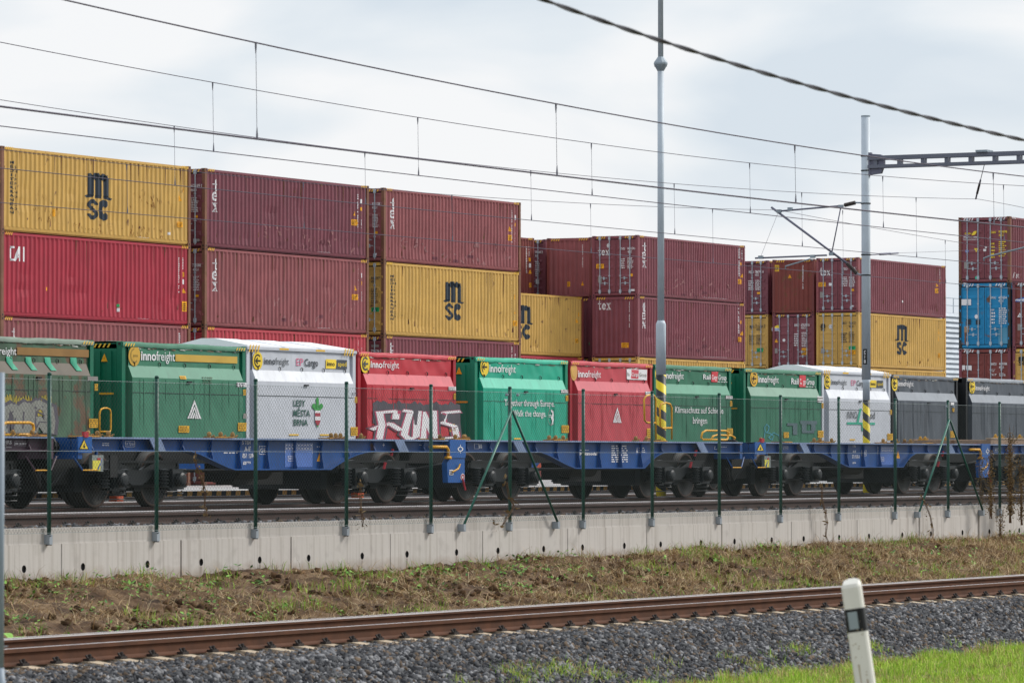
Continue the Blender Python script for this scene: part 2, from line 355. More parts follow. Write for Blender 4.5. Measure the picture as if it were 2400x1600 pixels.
def container(label, paint, D, X0, lvl, end='door', post=None, L=CL, dec=(), edec=(), group=None, full=True, endpaint=None, hz=M_yelstr):
    r = thing('shipping_container', label, 'shipping container', (X0, D, LVL0+LVLH*lvl), group=group)
    post = post or paint
    link('side_wall', side_mesh(L, len(label) % 5), paint, r)
    link('far_wall', cached(('farw', round(L, 3)), lambda: MB().box(.15, L-.15, CW-.05, CW-.02, .06, CH-.06).mesh('far_wall')), paint, r)
    cached_roof = cached(('roof', round(L, 3)), lambda: MB().box(.1, L-.1, .10, CW-.10, CH-.09, CH-.012).mesh('roof'))
    link('floor', cached(('floor', round(L, 3)), lambda: MB().box(.1, L-.1, .10, CW-.10, .015, .15).mesh('floor')), paint, r)
    link('roof', cached_roof, paint, r)
    link('bottom_rail', cached(('brail', round(L, 3)), lambda: MB().prism([(.035, .165), (.02, .165), (.045, .06), (.075, .06), (.06, .165)], 'x', .178, L-.178).mesh('bottom_rail')), paint, r)
    link('top_rail', cached(('trail', round(L, 3)), lambda: MB().box(.178, L-.178, -.0, .06, CH-.11, CH-.05).mesh('top_rail')), paint, r)
    pm = cached('post', lambda: MB().box(.004, .15, .004, .13, .118, CH-.118).mesh('corner_post'))
    cm = casting_mesh()
    for (x, sx) in ((0, 1), (L, -1)):
        for (y, sy) in ((0, 1), (CW, -1)):
            if not full and (x > 0 and y > 0): continue
            o = link('corner_post', pm, post, r, (x, y, 0)); o.scale = (sx, sy, 1)
            for z in (0, CH-.118):
                k = link('corner_casting', cm, [post, M_black], r, (x, y, z)); k.scale = (sx, sy, 1)
    ep = endpaint or paint
    link('end_header', cached('hdr', lambda: MB().box(.01, .1, .165, CW-.165, CH-.15, CH-.03).mesh('end_header')), ep, r)
    link('end_sill', cached('sill', lambda: MB().box(.01, .1, .165, CW-.165, .06, .165).mesh('end_sill')), ep, r)
    if end == 'door':
        link('door_gasket', cached('gsk', lambda: MB().box(.088, .11, .08, CW-.08, .16, CH-.15).box(.04, .088, 1.206, 1.232, .16, CH-.16).mesh('door_gasket')), M_gask, r)
        for inner in (True, False):
            d = link('door', door_mesh(inner), ep, r)
            for y in ((.42, .93) if inner else (1.51, 2.02)):
                rd = link('lock_rod', rod_mesh(), M_rod, d, (-.012, y, 0))
            for y, z in (((.93, .86), (.42+.46, .62)) if inner else ((2.02, .86), (1.51+.46, .62))):
                link('handle', handle_mesh(), M_rod, d, (-.03, y, z))
    else:
        def mk():
            ys = [.12]+[-q for q in END_BENDS if .12 < -q < CW-.12]+[CW-.12]; v = []; f = []
            for y in ys: v += [(prof_end(y), y, .16), (prof_end(y), y, CH-.15)]
            for i in range(len(ys)-1): f.append((2*i, 2*i+1, 2*i+3, 2*i+2))
            return MB().add(v, f).mesh('end_wall')
        link('end_wall', cached('endw', mk), ep, r)
    # hazard ticks at the top corners
    zt = CH-.125
    for hx in (.2, L-.66): put(r, 'hazard_marking', [(xf(haz_end(), .46, .10, hx, zt), hz)], lambda u, v, o: (u, -.012-o, v+.02), base=.002)
    for hx in (-.72, -CW+.22): put(r, 'hazard_marking', [(xf(haz_end(), .5, .11, hx, zt-.02), hz)], lambda u, v, o: (.008-o, -u, v), base=.004)
    Zb = LVL0+LVLH*lvl
    if lvl and 'buried' not in label:
        rr = random.Random(label+'rust'); o = []
        for _ in range(16):
            u, w, t_ = rr.uniform(.3, L-.4), rr.uniform(.02, .05), rr.uniform(.15, 1.1); o.append(poly((u, CH-.11), (u+w, CH-.11), (u+w*.7, CH-.11-t_*.7), (u+w*.4, CH-.11-t_), (u+w*.2, CH-.11-t_*.6)))
        for _ in range(10):
            u, w, t_, z = rr.uniform(.3, L-.4), rr.uniform(.02, .10), rr.uniform(.03, .25), rr.uniform(.18, .6); o.append(poly((u, z), (u+w, z+.02), (u+w*.9, z+t_), (u+w*.3, z+t_*.8)))
        put(r, 'rust_runs', [(join(*o), M_run_)], lambda u, v, o_: (u, prof_side(u)-o_, v), SIDE_BENDS, base=.003)['kind'] = 'stuff'
    def zz(p): return p if p is not None else None
    for d in dec:        # (name, layers, x0px, ybase px, x1px, height px)  measured on the photo
        nm, lay, xa, yb, xb, hp = d[:6]; lb = d[6] if len(d) > 6 else None
        P = onY(xa, yb, D); x0 = P[0]-X0; x1 = onY(xb, yb, D)[0]-X0; z0 = P[2]-Zb; hh = hp*float(P@FWD)/F
        put(r, nm, [(xf(S, x1-x0, hh, x0, z0), mm) for S, mm in lay], lambda u, v, o: (u, prof_side(u)-o, v), SIDE_BENDS, lb, base=.006)
    for d in edec:
        nm, lay, xa, yb, xb, hp = d[:6]; lb = d[6] if len(d) > 6 else None
        P = onX(xa, yb, X0); y0 = P[1]-D; y1 = onX(xb, yb, X0)[1]-D; z0 = P[2]-Zb; hh = hp*float(P@FWD)/F
        if end == 'door': put(r, nm, [(xf(S, y0-y1, hh, -y0, z0), mm) for S, mm in lay], lambda u, v, o: (.016-o, -u, v), None, lb)
        else: put(r, nm, [(xf(S, y0-y1, hh, -y0, z0), mm) for S, mm in lay], lambda u, v, o: (prof_end(-u)-o, -u, v), END_BENDS, lb, base=.006)
    return r
def zo(ox, oy, k):                           # a measuring crop of the photo: offset and scale
    def g(name, layers, x0, yb, x1, yt, label=None):
        return (name, layers, ox+x0/k, oy+yb/k, ox+x1/k, (yb-yt)/k)+((label,) if label else ())
    return g
za = zo(0, 320, 3.267); zb = zo(600, 380, 3.267); zc = zo(1200, 480, 3.825); zd = zo(1700, 450, 3.267); zf = zo(2220, 480, 7.128); zg = zo(2220, 660, 6.533)
def T(t, mm=M_white, bold=.015): return [(text(t, bold), mm)]
def R_(mm): return [(rect(), mm)]
def stick(mm=M_orange, seed=1): return [(rect(), mm), (xf(micro(4, seed=seed), .8, .75, .1, .1), M_black)]
def mic(rows, seed=1, mm=M_white): return [(micro(rows, seed=seed), mm)]
def vtx(seed=1, mm=M_white, n=14):
    r = random.Random(seed); return [(join(*[rect(r.uniform(0, .2), (k+.15)/n, r.uniform(.7, 1), (k+.75)/n) for k in range(n) if r.random() < .85]), mm)]
M_scuff = mat('scuff_pale', '#9b6c6d', .7, var=.15); M_patch = mat('paint_patch_maroon', '#6c3a44', .6, var=.12)
def wear(z, x0, yb, x1, yt, n=26, seed=1):        # scuffs and touched-up patches on the lower half of a side
    return [z('scuffs', [(scr(n, seed), M_scuff)], x0, yb, x1, yt), z('paint_patch', [(join(*[rect(a, b, a+.05, b+.12) for a, b in ((.1+.07*seed % .5, .1), (.62, .3), (.4+.03*seed, .05))]), M_patch)], x0, yb, x1, yt)]
def vtexd(z, *b): return [z('lettering', [(tex_v(), M_white)], *b)]

M_run_ = mat('rust_run', '#694433', .85, var=.25, scale=5)
M_scr = mat('rust_scratch', '#8f5f2c', .8, var=.2)
def scr(n, seed):                              # short slanting scrapes down to rusty metal
    r = random.Random(seed); o = []
    for _ in range(n):
        x, y, w, h, d = r.random(), r.random()*.85, r.uniform(.004, .018), r.uniform(.04, .25), r.uniform(-.03, .03); o.append(poly((x, y), (x+w, y), (x+w+d, y+h), (x+d, y+h)))
    return join(*o)
DA = 86.0; XA1 = Xat(3, DA, 700); XA2 = Xat(480, DA, 700); XA3 = Xat(900, DA, 700); LA3 = Xat(1221, DA, 700)-XA3
gA = 'containers in the long near stack'
# --- column one
container('ochre container with navy logo and rusty scratches, top of the leftmost stack', M_yel, DA, XA1, 3, post=M_post, group=gA, dec=[
    za('logo', [(msc_logo(), M_navy)], 648, 632, 865, 265), za('lettering', [(stacked('MEDITERRANEAN', .03), M_navy)], 82, 592, 106, 178), za('lettering', [(stacked('SHIPPING CO', .015, 1.6), M_navy)], 117, 566, 135, 215),
    za('warning_triangle', tri_sign(), 1367, 492, 1393, 446), za('sticker', stick(), 1360, 693, 1400, 652), za('sticker', stick(), 1400, 426, 1413, 393), za('serial_number', vtx(3, M_navy), 1338, 520, 1346, 262), za('serial_number', vtx(4, M_grey, 5), 1369, 418, 1381, 350),
    za('sticker', R_(M_orange), 408, 612, 432, 555), za('sticker', R_(M_white), 1290, 752, 1306, 732),
    za('rust_scratches', [(scr(46, 2), M_scr)], 250, 655, 460, 520), za('rust_scratches', [(scr(30, 3), M_scr)], 560, 725, 860, 655), za('rust_scratches', [(scr(40, 4), M_scr)], 1000, 765, 1260, 680), za('rust_scratches', [(scr(16, 5), M_scr)], 270, 490, 360, 340), za('rust_scratches', [(scr(20, 6), M_scr)], 1000, 560, 1260, 420)])
container('crimson container with white block logo, under the ochre one in the leftmost stack', M_crim, DA, XA1, 2, post=M_post, group=gA, dec=[
    za('logo', [(cai_logo(), M_white)], 78, 950, 198, 836), za('serial_number', vtx(5, n=18), 1372, 1196, 1381, 922), za('serial_number', vtx(6, n=8), 1404, 1018, 1412, 925), za('sticker', stick(), 1402, 1073, 1416, 1038), za('sticker', R_(M_white), 1401, 1130, 1415, 1092),
    za('warning_triangle', tri_sign(), 1400, 1197, 1423, 1158), za('sticker', stick(seed=4), 1394, 1338, 1429, 1260), za('sticker', R_(M_orange), 358, 1179, 369, 1153), za('sticker', R_(M_green), 902, 1304, 916, 1282), za('sticker', R_(M_white), 903, 1340, 916, 1312)])
container('faded maroon container under the crimson one, half hidden by the dirty green wagon box', M_mar3, DA, XA1, 1, post=M_post, group=gA, dec=vtexd(za, 92, 1680, 122, 1462)+[za('serial_number', vtx(7, n=12), 1376, 1690, 1386, 1500)])
container('red-brown container at the foot of the leftmost stack, seen under the wagons', M_mar4, DA, XA1, 0, post=M_post, group=gA)
# --- column two
container('dark maroon container with white upright lettering, top of the second stack from the left', M_mar2, DA, XA2, 3, post=M_post, group=gA, dec=wear(zb, 60, 640, 760, 450, 30, 1)+vtexd(za, 1632, 576, 1670, 330)+[
    zb('warning_triangle', tri_sign(), 747, 409, 769, 368), zb('sticker', stick(), 738, 483, 779, 437), zb('serial_number', vtx(8, n=18), 776, 502, 783, 243), zb('sticker', R_(M_white), 801, 316, 812, 284), zb('sticker', R_(M_orange), 801, 372, 813, 345), zb('serial_number', vtx(9, n=8), 804, 506, 809, 430)], edec=[
    za('lettering', T('463699 0'), 1450, 389, 1550, 368), za('lettering', T('45G1'), 1456, 420, 1504, 401), za('data_plate', mic(9, 3), 1462, 580, 1516, 464), za('sticker', R_(M_orange), 1485, 622, 1513, 604), za('sticker', [(disc(.5, .5, .5), M_grey)], 1505, 805, 1527, 782)])
container('brownish maroon container with white upright lettering, second from top in the second stack', M_mar3, DA, XA2, 2, post=M_post, group=gA, dec=wear(zb, 20, 1230, 760, 1020, 24, 2)+vtexd(za, 1632, 1182, 1670, 935)+[
    zb('warning_triangle', tri_sign(), 754, 981, 776, 941), zb('sticker', stick(), 742, 1053, 781, 1010), zb('serial_number', vtx(10, n=18), 782, 1078, 790, 775), zb('sticker', R_(M_white), 806, 884, 819, 850), zb('sticker', R_(M_orange), 807, 941, 818, 912), zb('serial_number', vtx(11, n=8), 808, 1068, 813, 990)], edec=[
    za('lettering', T('775088 2'), 1472, 997, 1552, 974), za('lettering', T('45G1'), 1474, 1029, 1518, 1008), za('data_plate', mic(9, 5), 1478, 1180, 1524, 1066), za('sticker', R_(M_orange), 1488, 1227, 1520, 1210)])
container('light red container under two maroon ones, behind the white hipped roof box', M_red2, DA, XA2, 1, post=M_post, group=gA, dec=[
    za('logo', [(cai_logo(), M_white)], 1632, 1660, 1722, 1548), zb('serial_number', vtx(12, n=10), 785, 1500, 794, 1345), zb('serial_number', vtx(13, n=8), 808, 1500, 818, 1388)])
container('red-brown container at the foot of the second stack, seen under the wagons', M_mar4, DA, XA2, 0, post=M_post, group=gA)
# --- column three
container('rosy maroon container with white upright lettering, top of the third stack beside open sky', M_mar3, DA, XA3, 3, L=LA3, post=M_post, group=gA, dec=wear(zb, 1080, 740, 1940, 560, 30, 3)+vtexd(zb, 1032, 508, 1067, 278)+[
    zb('warning_triangle', tri_sign(), 1937, 529, 1957, 491), zb('sticker', stick(), 1930, 599, 1963, 556), zb('serial_number', vtx(14, n=18), 1963, 616, 1970, 365), zb('sticker', R_(M_white), 1986, 441, 1996, 405), zb('sticker', R_(M_orange), 1985, 492, 1994, 465), zb('serial_number', vtx(15, n=8), 1986, 620, 1991, 535)], edec=[
    zb('lettering', T('821138 7'), 887, 332, 964, 310), zb('lettering', T('45G1'), 887, 358, 926, 338), zb('data_plate', mic(9, 7), 890, 502, 936, 398), zb('sticker', R_(M_orange), 901, 549, 931, 530), zb('sticker', R_(M_white), 902, 711, 923, 698)])
container('ochre container with navy logo, second from top in the third stack between two maroon ones', M_yel, DA, XA3, 2, L=LA3, post=M_post, group=gA, dec=[
    zb('logo', [(msc_logo(), M_navy)], 1435, 1208, 1596, 905), zb('lettering', [(stacked('MEDITERRANEAN', .03), M_navy)], 1034, 1210, 1054, 856), zb('lettering', [(stacked('SHIPPING CO', .01, 1.6), M_navy)], 1059, 1192, 1073, 883),
    zb('warning_triangle', tri_sign(), 1977, 1160, 1994, 1124), zb('sticker', stick(), 1972, 1252, 2001, 1213), zb('sticker', R_(M_orange), 1978, 1051, 1989, 1014), zb('serial_number', vtx(16, M_navy), 1957, 1150, 1963, 870)], edec=[
    zb('lettering', T('863569 0', M_navy), 880, 896, 964, 874), zb('lettering', T('45G1', M_navy), 880, 924, 916, 904), zb('data_plate', mic(9, 8, M_navy), 880, 1082, 932, 960), zb('sticker', stick(M_green), 881, 1146, 942, 1112)])
container('dark maroon container low in the third stack, just above the red and teal wagon boxes', M_mar, DA, XA3, 1, L=LA3, post=M_post, group=gA, dec=vtexd(zb, 1026, 1560, 1052, 1383)+[zb('serial_number', vtx(17, n=10), 1964, 1530, 1970, 1410), zb('serial_number', vtx(18, n=8), 1988, 1540, 1996, 1465)], edec=[
    zb('sticker', R_(M_grey), 882, 1416, 939, 1397), zb('lettering', T('795526 0'), 880, 1456, 959, 1434)])
container('red-brown container at the foot of the third stack, seen under the wagons', M_mar4, DA, XA3, 0, L=LA3, post=M_post, group=gA)

# --- middle block: rows at 93.5, 96.4 and 99.3 m
R1, R2, R3 = 93.5, 96.4, 99.3
XC = Xat(1495, R1, 600); XC2 = Xat(1387, R2, 600); XC3 = Xat(1279, R3, 600); gC = 'containers in the middle block'
container('maroon container with locked doors and ribbed side, topmost one behind the tall pole', M_mar, R1, XC, 3, group=gC, dec=wear(zc, 1220, 810, 2000, 640, 16, 4)+vtexd(zc, 1172, 560, 1208, 336)+[
    zc('sticker', stick(), 2029, 708, 2061, 666), zc('warning_triangle', tri_sign(), 2054, 651, 2076, 614), zc('serial_number', vtx(19, n=18), 2036, 640, 2044, 383), zc('sticker', R_(M_orange), 2052, 546, 2061, 517), zc('serial_number', vtx(20, n=10), 2060, 500, 2066, 410)], edec=[
    zc('lettering', [(tex_h(), M_white)], 768, 455, 870, 380), zc('sticker', [(disc(.5, .5, .5), M_white), (ringsh(.5, .5, .22, .32), M_navy)], 849, 384, 878, 347), zc('lettering', T('TXGU'), 974, 404, 1012, 384), zc('lettering', T('001076 0'), 1034, 402, 1114, 381), zc('lettering', T('45G1'), 1036, 432, 1072, 409),
    zc('data_plate', mic(6, 9), 966, 573, 1013, 476), zc('data_plate', mic(9, 10), 1034, 573, 1087, 470), zc('sticker', stick(), 754, 571, 823, 531), zc('sticker', R_(M_orange), 1052, 641, 1081, 617), zc('data_plate', R_(M_grey), 771, 698, 804, 641), zc('sticker', R_(M_white), 1064, 773, 1098, 756)])
container('maroon container with lettering on its plain ribbed end, behind the tall pole', M_mar, R1, XC, 2, end='wall', group=gC, dec=wear(zc, 1220, 1300, 2000, 1130, 14, 5)+vtexd(zc, 1168, 1104, 1204, 878)+[
    zc('sticker', stick(), 2028, 1226, 2061, 1184), zc('warning_triangle', tri_sign(), 2052, 1169, 2076, 1129), zc('serial_number', vtx(21, n=18), 2034, 1152, 2042, 893), zc('sticker', R_(M_orange), 2052, 1066, 2061, 1036)], edec=[
    zc('lettering', [(tex_h(), M_white)], 762, 942, 884, 848), zc('serial_number', vtx(22, n=18), 1046, 1112, 1055, 866), zc('sticker', [(rect(), M_orange), (xf(text('CAUTION', .02), .84, .30, .08, .55), M_black), (xf(micro(2, seed=2), .84, .3, .08, .12), M_black)], 977, 1279, 1042, 1235)])
container('ochre container at wagon roof height, below the two maroon ones behind the tall pole', M_yel, R1, XC, 1, group=gC)
container('buried container at ground level under the ochre one behind the tall pole', M_mar4, R1, XC, 0, group=gC)
container('maroon container showing a plain ribbed end with a triangle sticker, left of the locked doors', M_mar4, R2, XC2, 3, end='wall', group=gC, endpaint=M_mar3, edec=[
    zc('serial_number', vtx(23, n=18), 624, 602, 636, 354), zc('sticker', stick(), 490, 733, 519, 689), zc('warning_triangle', tri_sign(), 614, 723, 643, 682)])
container('maroon container end squeezed between the ochre side and the lettered end, green sticker low down', M_mar, R2, XC2, 2, end='wall', group=gC, edec=[zc('sticker', R_(M_green), 688, 1256, 703, 1231)])
for k in (0, 1): container('maroon container buried low in the middle block behind the front row', M_mar4, R2, XC2, k, group='buried containers')
container('dark maroon container with half hidden doors and white plate, far back beside the third stack', M_mar2, R3, XC3, 3, group=gC, edec=[
    zc('lettering', T('19644 2'), 206, 437, 274, 414), zc('lettering', T('5G1'), 206, 467, 233, 446), zc('data_plate', mic(8, 11), 208, 642, 246, 500), zc('data_plate', R_(M_white), 212, 709, 241, 667)])
for k in (0, 1, 2): container('maroon container buried low in the middle block behind the front row', M_mar4, R3, XC3, k, group='buried containers')
XB2 = Xat(1368, R2, 700)-CL; XB3 = Xat(1252, R3, 600)-CL
container('ochre container whose navy logo is cut off by the third stack', M_yel, R2, XB2, 2, group=gC, post=M_mar4, dec=[
    zc('logo', [(msc_logo(), M_navy)], 2, 1200, 196, 890), zc('warning_triangle', tri_sign(), 572, 1056, 594, 1017), zc('sticker', stick(), 567, 1236, 601, 1199), zc('sticker', R_(M_orange), 595, 1001, 608, 964), zc('serial_number', vtx(24, M_navy), 550, 1085, 557, 850)])
container('dull red container below the cut-off ochre one, only its top edge above the teal box', M_red2, R2, XB2, 1, group=gC)
container('buried container at ground level under the cut-off ochre one', M_mar4, R2, XB2, 0, group=gC)
container('maroon container end peeping out behind the third stack with small orange stickers', M_mar4, R3, XB3, 3, group=gC, dec=[
    zc('serial_number', vtx(25, n=16), 132, 612, 141, 370), zc('sticker', R_(M_orange), 157, 506, 168, 474), zc('sticker', R_(M_white), 159, 561, 171, 524), zc('warning_triangle', tri_sign(), 155, 616, 176, 579), zc('sticker', stick(), 160, 739, 178, 699), zc('serial_number', vtx(26, n=8), 158, 460, 163, 372)])
for k in (0, 1, 2): container('maroon container buried low in the middle block behind the front row', M_mar4, R3, XB3, k, group='buried containers')

# --- right block
XD = Xat(2012, R1, 650); XD2 = Xat(1908, R2, 650); XD3 = Xat(1800, R3, 650); gD = 'containers in the right block'
container('maroon container with locked doors and ribbed side, top of the block behind the numbered mast', M_mar, R1, XD, 3, group=gD, post=M_mar3, dec=[
    zd('sticker', stick(), 1609, 773, 1633, 737), zd('warning_triangle', tri_sign(), 1612, 723, 1631, 697), zd('serial_number', vtx(27, n=14), 1641, 702, 1648, 588), zd('sticker', R_(M_white), 1355, 846, 1366, 829), zd('sticker', R_(M_orange), 1640, 690, 1650, 672)], edec=[
    zd('lettering', [(tex_h(), M_white)], 720, 640, 803, 578), zd('lettering', T('TEXU'), 901, 598, 934, 579), zd('lettering', T('5 0 2'), 972, 596, 1007, 574), zd('data_plate', mic(6, 12), 890, 723, 936, 646), zd('data_plate', mic(9, 13), 946, 726, 992, 644),
    zd('sticker', stick(), 712, 724, 767, 692), zd('sticker', R_(M_white), 792, 718, 819, 696), zd('sticker', R_(M_orange), 959, 758, 984, 741), zd('data_plate', R_(M_grey), 725, 809, 756, 764), zd('sticker', R_(M_white), 961, 878, 982, 867)])
container('ochre container with dark logo on side and doors, behind the numbered mast', M_yel, R1, XD, 2, group=gD, dec=[
    zd('logo', [(msc_logo(), M_navy)], 1305, 1244, 1406, 1010), zd('sticker', stick(), 1631, 1267, 1651, 1234), zd('serial_number', vtx(28, M_orange), 1634, 1140, 1641, 1050)], edec=[
    zd('logo', [(xf(msc_logo(), 1, 1), M_black)], 723, 1061, 769, 1008), zd('sticker', [(disc(.5, .5, .5), M_white), (ringsh(.5, .5, .2, .34), M_grey)], 792, 1046, 818, 1014), zd('lettering', T('MSDU', M_navy), 895, 1013, 931, 994), zd('lettering', T('705637 0', M_navy), 944, 1013, 1009, 993), zd('lettering', T('45G1', M_navy), 944, 1036, 979, 1019),
    zd('data_plate', mic(6, 14, M_navy), 886, 1152, 932, 1074), zd('data_plate', mic(9, 15, M_navy), 944, 1152, 987, 1067), zd('sticker', stick(M_green), 944, 1208, 996, 1179), zd('sticker', stick(), 944, 1242, 996, 1209), zd('data_plate', R_(M_grey), 731, 1234, 761, 1197)])
container('ochre container at wagon roof height, below the logo one behind the numbered mast', M_yel, R1, XD, 1, group=gD)
container('buried container at ground level behind the numbered mast', M_mar4, R1, XD, 0, group=gD)
container('rusty red container with plain ribbed end and yellow label, left of the numbered mast', M_mar4, R2, XD2, 3, end='wall', group=gD, endpaint=mat('paint_rust_red', '#7f4039', 0.7, var=0.12, streak=.2, rust=.12), edec=[
    zd('sticker', stick(M_yelstr), 372, 608, 410, 559), zd('warning_triangle', tri_sign(), 479, 658, 503, 631), zd('serial_number', vtx(29, n=18), 588, 742, 597, 548)])
container('maroon container with grey lock rods and a blue-yellow badge, between two ochre door ends', M_mar, R2, XD2, 2, group=gD, edec=[
    zd('logo', [(rect(0, 0, 1, .55), M_white), (poly((0, .55), (1, .45), (.85, 1), (.05, .62)), M_yel_l), (xf(text('BEACON', .03), .9, .32, .06, .1), M_blu_d)], 356, 1063, 414, 1018), zd('lettering', T('BMOU'), 529, 1029, 563, 1009), zd('lettering', T('676358 0'), 579, 1028, 644, 1007), zd('lettering', T('45G1'), 579, 1047, 613, 1032),
    zd('data_plate', mic(6, 16), 526, 1180, 558, 1078), zd('data_plate', mic(9, 17), 584, 1185, 622, 1070), zd('warning_triangle', tri_sign(), 376, 1151, 403, 1123), zd('sticker', [(disc(.5, .5, .5), M_white)], 437, 1145, 459, 1122), zd('sticker', stick(), 584, 1246, 629, 1194), zd('data_plate', R_(M_grey), 371, 1234, 399, 1196)])
for k in (0, 1): container('maroon container buried low in the right block behind the front row', M_mar4, R2, XD2, k, group='buried containers')
container('maroon container with a door end half hidden by the ribbed side of the middle block', M_mar2, R3, XD3, 3, group=gD, edec=[
    zd('lettering', T('MEDU'), 179, 623, 214, 604), zd('lettering', T('786791 0'), 226, 621, 292, 601), zd('lettering', T('45G1'), 227, 642, 256, 626), zd('data_plate', mic(6, 18), 176, 752, 216, 674), zd('data_plate', mic(9, 19), 229, 752, 266, 672), zd('sticker', R_(M_orange), 242, 781, 266, 766)])
container('ochre container with door end and green sticker, right beside the ribbed maroon sides', M_yel, R3, XD3, 2, group=gD, edec=[
    zd('lettering', T('MEDU', M_navy), 186, 1040, 221, 1019), zd('lettering', T('715064 5', M_navy), 234, 1038, 302, 1017), zd('lettering', T('45G1', M_navy), 236, 1060, 268, 1042), zd('data_plate', mic(6, 20, M_navy), 182, 1170, 220, 1090), zd('data_plate', mic(8, 21, M_navy), 236, 1170, 276, 1088), zd('sticker', stick(M_green), 239, 1224, 289, 1194)])
for k in (0, 1): container('maroon container buried low in the right block behind the front row', M_mar4, R3, XD3, k, group='buried containers')

# --- tall stack at the right edge
DE = 71.8; XE = Xat(2368, DE, 700); DE0 = DE-2.53; gE = 'containers in the tall stack at the right edge'
M_cy = M_yel_l
leaf = join(poly((.02, .0), (.12, .45), (.45, .9), (1, 1), (.95, .5), (.6, .1)))
container('maroon container with yellow leaf logo, top of the tall stack at the right edge', M_mar, DE, XE, 3, group=gE, post=M_post, hz=M_white, dec=[
    zf('graffiti', [(join(stroke([(.0, .1), (.08, .95), (.4, .9)], .05), stroke([(.04, .5), (.3, .5)], .05), stroke([(.45, .1), (.5, .8), (.62, .2)], .05), stroke([(.7, .1), (.75, .7), (.95, .7), (.72, .4), (1, .1)], .05)), M_white)], 1110, 1230, 1206, 1122)], edec=[
    zf('logo', [(xf(text('CARU', .03), .55, .16, 0, .62), M_cy), (xf(leaf, .42, .52, .58, .46), M_cy), (rect(0, .50, .42, .53), M_white), (xf(micro(1, seed=5, fill=.98), 1.2, .14, -.1, .22), M_white), (rect(-.12, .10, 1.1, .14), M_white), (rect(-.12, -.08, 1.1, -.04), M_white)], 290, 580, 490, 437),
    zf('lettering', T('CARU', M_cy, .03), 727, 476, 810, 440), zf('lettering', T('999698 1', M_cy, .03), 856, 470, 1027, 430), zf('lettering', T('45G1', M_cy, .03), 860, 524, 937, 487),
    zf('data_plate', mic(5, 22, M_cy), 712, 900, 790, 620), zf('data_plate', mic(8, 23, M_cy), 860, 870, 985, 600), zf('sticker', [(disc(.5, .5, .5), M_blu_d), (ringsh(.5, .5, .25, .33), M_white)], 300, 802, 358, 748), zf('warning_triangle', [(poly((0, 1), (1, 1), (.5, 0)), M_cy), (poly((.45, .8), (.6, .85), (.5, .4), (.4, .5)), M_black)], 446, 792, 522, 727),
    zf('padlock_tag', R_(M_white), 600, 776, 650, 738), zf('padlock_tag', R_(M_white), 628, 722, 662, 694), zf('data_plate', R_(M_grey), 282, 1068, 359, 958), zf('sticker', R_(mat('sticker_teal', '#2bc0a0', .5)), 467, 1242, 529, 1196)])
rustrim = join(poly((0, 0), (.03, .1), (.02, .5), (.05, 1), (0, 1)), poly((0, 0), (1, 0), (1, .08), (.7, .05), (.4, .09), (.1, .05)), poly((.94, 0), (1, 0), (1, .6), (.96, .4)), poly((0, .94), (.3, .97), (.6, .95), (1, .98), (1, 1), (0, 1)))
container('weathered bright blue container with rust-streaked doors in the tall stack at the right edge', M_blue, DE, XE, 2, group=gE, post=mat('post_black_rust', '#3a3a38', .8, var=.3, rust=.1), hz=M_white, endpaint=M_blue, edec=[
    zg('sticker', R_(M_white), 217, 362, 363, 270), zg('lettering', T('BMOU'), 667, 263, 746, 228), zg('lettering', T('424234 5'), 782, 263, 942, 226), zg('lettering', T('45G1'), 784, 313, 857, 276), zg('data_plate', mic(5, 24), 660, 650, 740, 405), zg('data_plate', mic(8, 25), 790, 650, 910, 390),
    zg('sticker', R_(M_navy), 289, 657, 361, 576), zg('sticker', R_(M_navy), 436, 656, 498, 584), zg('sticker', [(disc(.5, .5, .5, sy=1), M_white)], 419, 567, 470, 502), zg('sticker', R_(mat('plate_tan', '#a5876c', .7)), 261, 776, 329, 684),
    zg('rust_stain', [(poly((.1, 0), (.5, 0), (.9, 1), (0, 1)), M_post)], 262, 960, 300, 776), zg('paint_patch', [(poly((0, 0), (1, .05), (.98, 1), (0, .95)), mat('paint_patch_grey', '#4f8fae', .6))], 783, 960, 922, 700)])
container('maroon container with a torn white poster on its doors, under the bright blue one', M_mar4, DE, XE, 1, group=gE, post=M_mar2, hz=M_white, edec=[
    zg('torn_poster', [(join(poly((0, .0), (.1, .3), (.3, .15), (.34, 1), (.0, 1)), poly((.42, .35), (.6, .1), (.8, .2), (1, .05), (1, .95), (.42, 1))), M_white)], 227, 1368, 373, 1280), zg('lettering', T('BMOU'), 672, 1279, 752, 1240), zg('lettering', T('469184 9'), 792, 1276, 947, 1236), zg('lettering', T('45G1'), 792, 1327, 864, 1290),
    zg('graffiti', [(join(stroke([(0, 0), (.3, 1), (.42, 0)], .05), stroke([(.1, .4), (.4, .45)], .05), stroke([(.5, 1), (.6, .1), (1, 1)], .05)), M_white)], 668, 1386, 732, 1334), zg('data_plate', mic(2, 26), 655, 1440, 757, 1405), zg('data_plate', mic(3, 27), 795, 1445, 890, 1395)])
container('buried container at ground level under the torn poster at the right edge', M_mar4, DE, XE, 0, group=gE)
container('maroon container with a blue-white oval badge, cut by the right edge of the picture', M_mar4, DE0, XE, 2, group=gE, post=M_mar2, hz=M_white, edec=[
    zg('logo', [(disc(.5, .5, .5, sy=.55), M_white), (poly((0, .55), (.6, .95), (1, .9), (.5, .65)), M_blu_d), (xf(text('BEACON', .03), .9, .22, .08, .22), M_blu_d)], 1030, 330, 1260, 235), zg('warning_triangle', [(poly((0, 0), (1, 0), (.5, 1)), M_white), (poly((.4, .2), (.6, .2), (.55, .55), (.45, .55)), M_black)], 1071, 542, 1149, 474), zg('data_plate', R_(M_grey), 1077, 745, 1149, 646)])
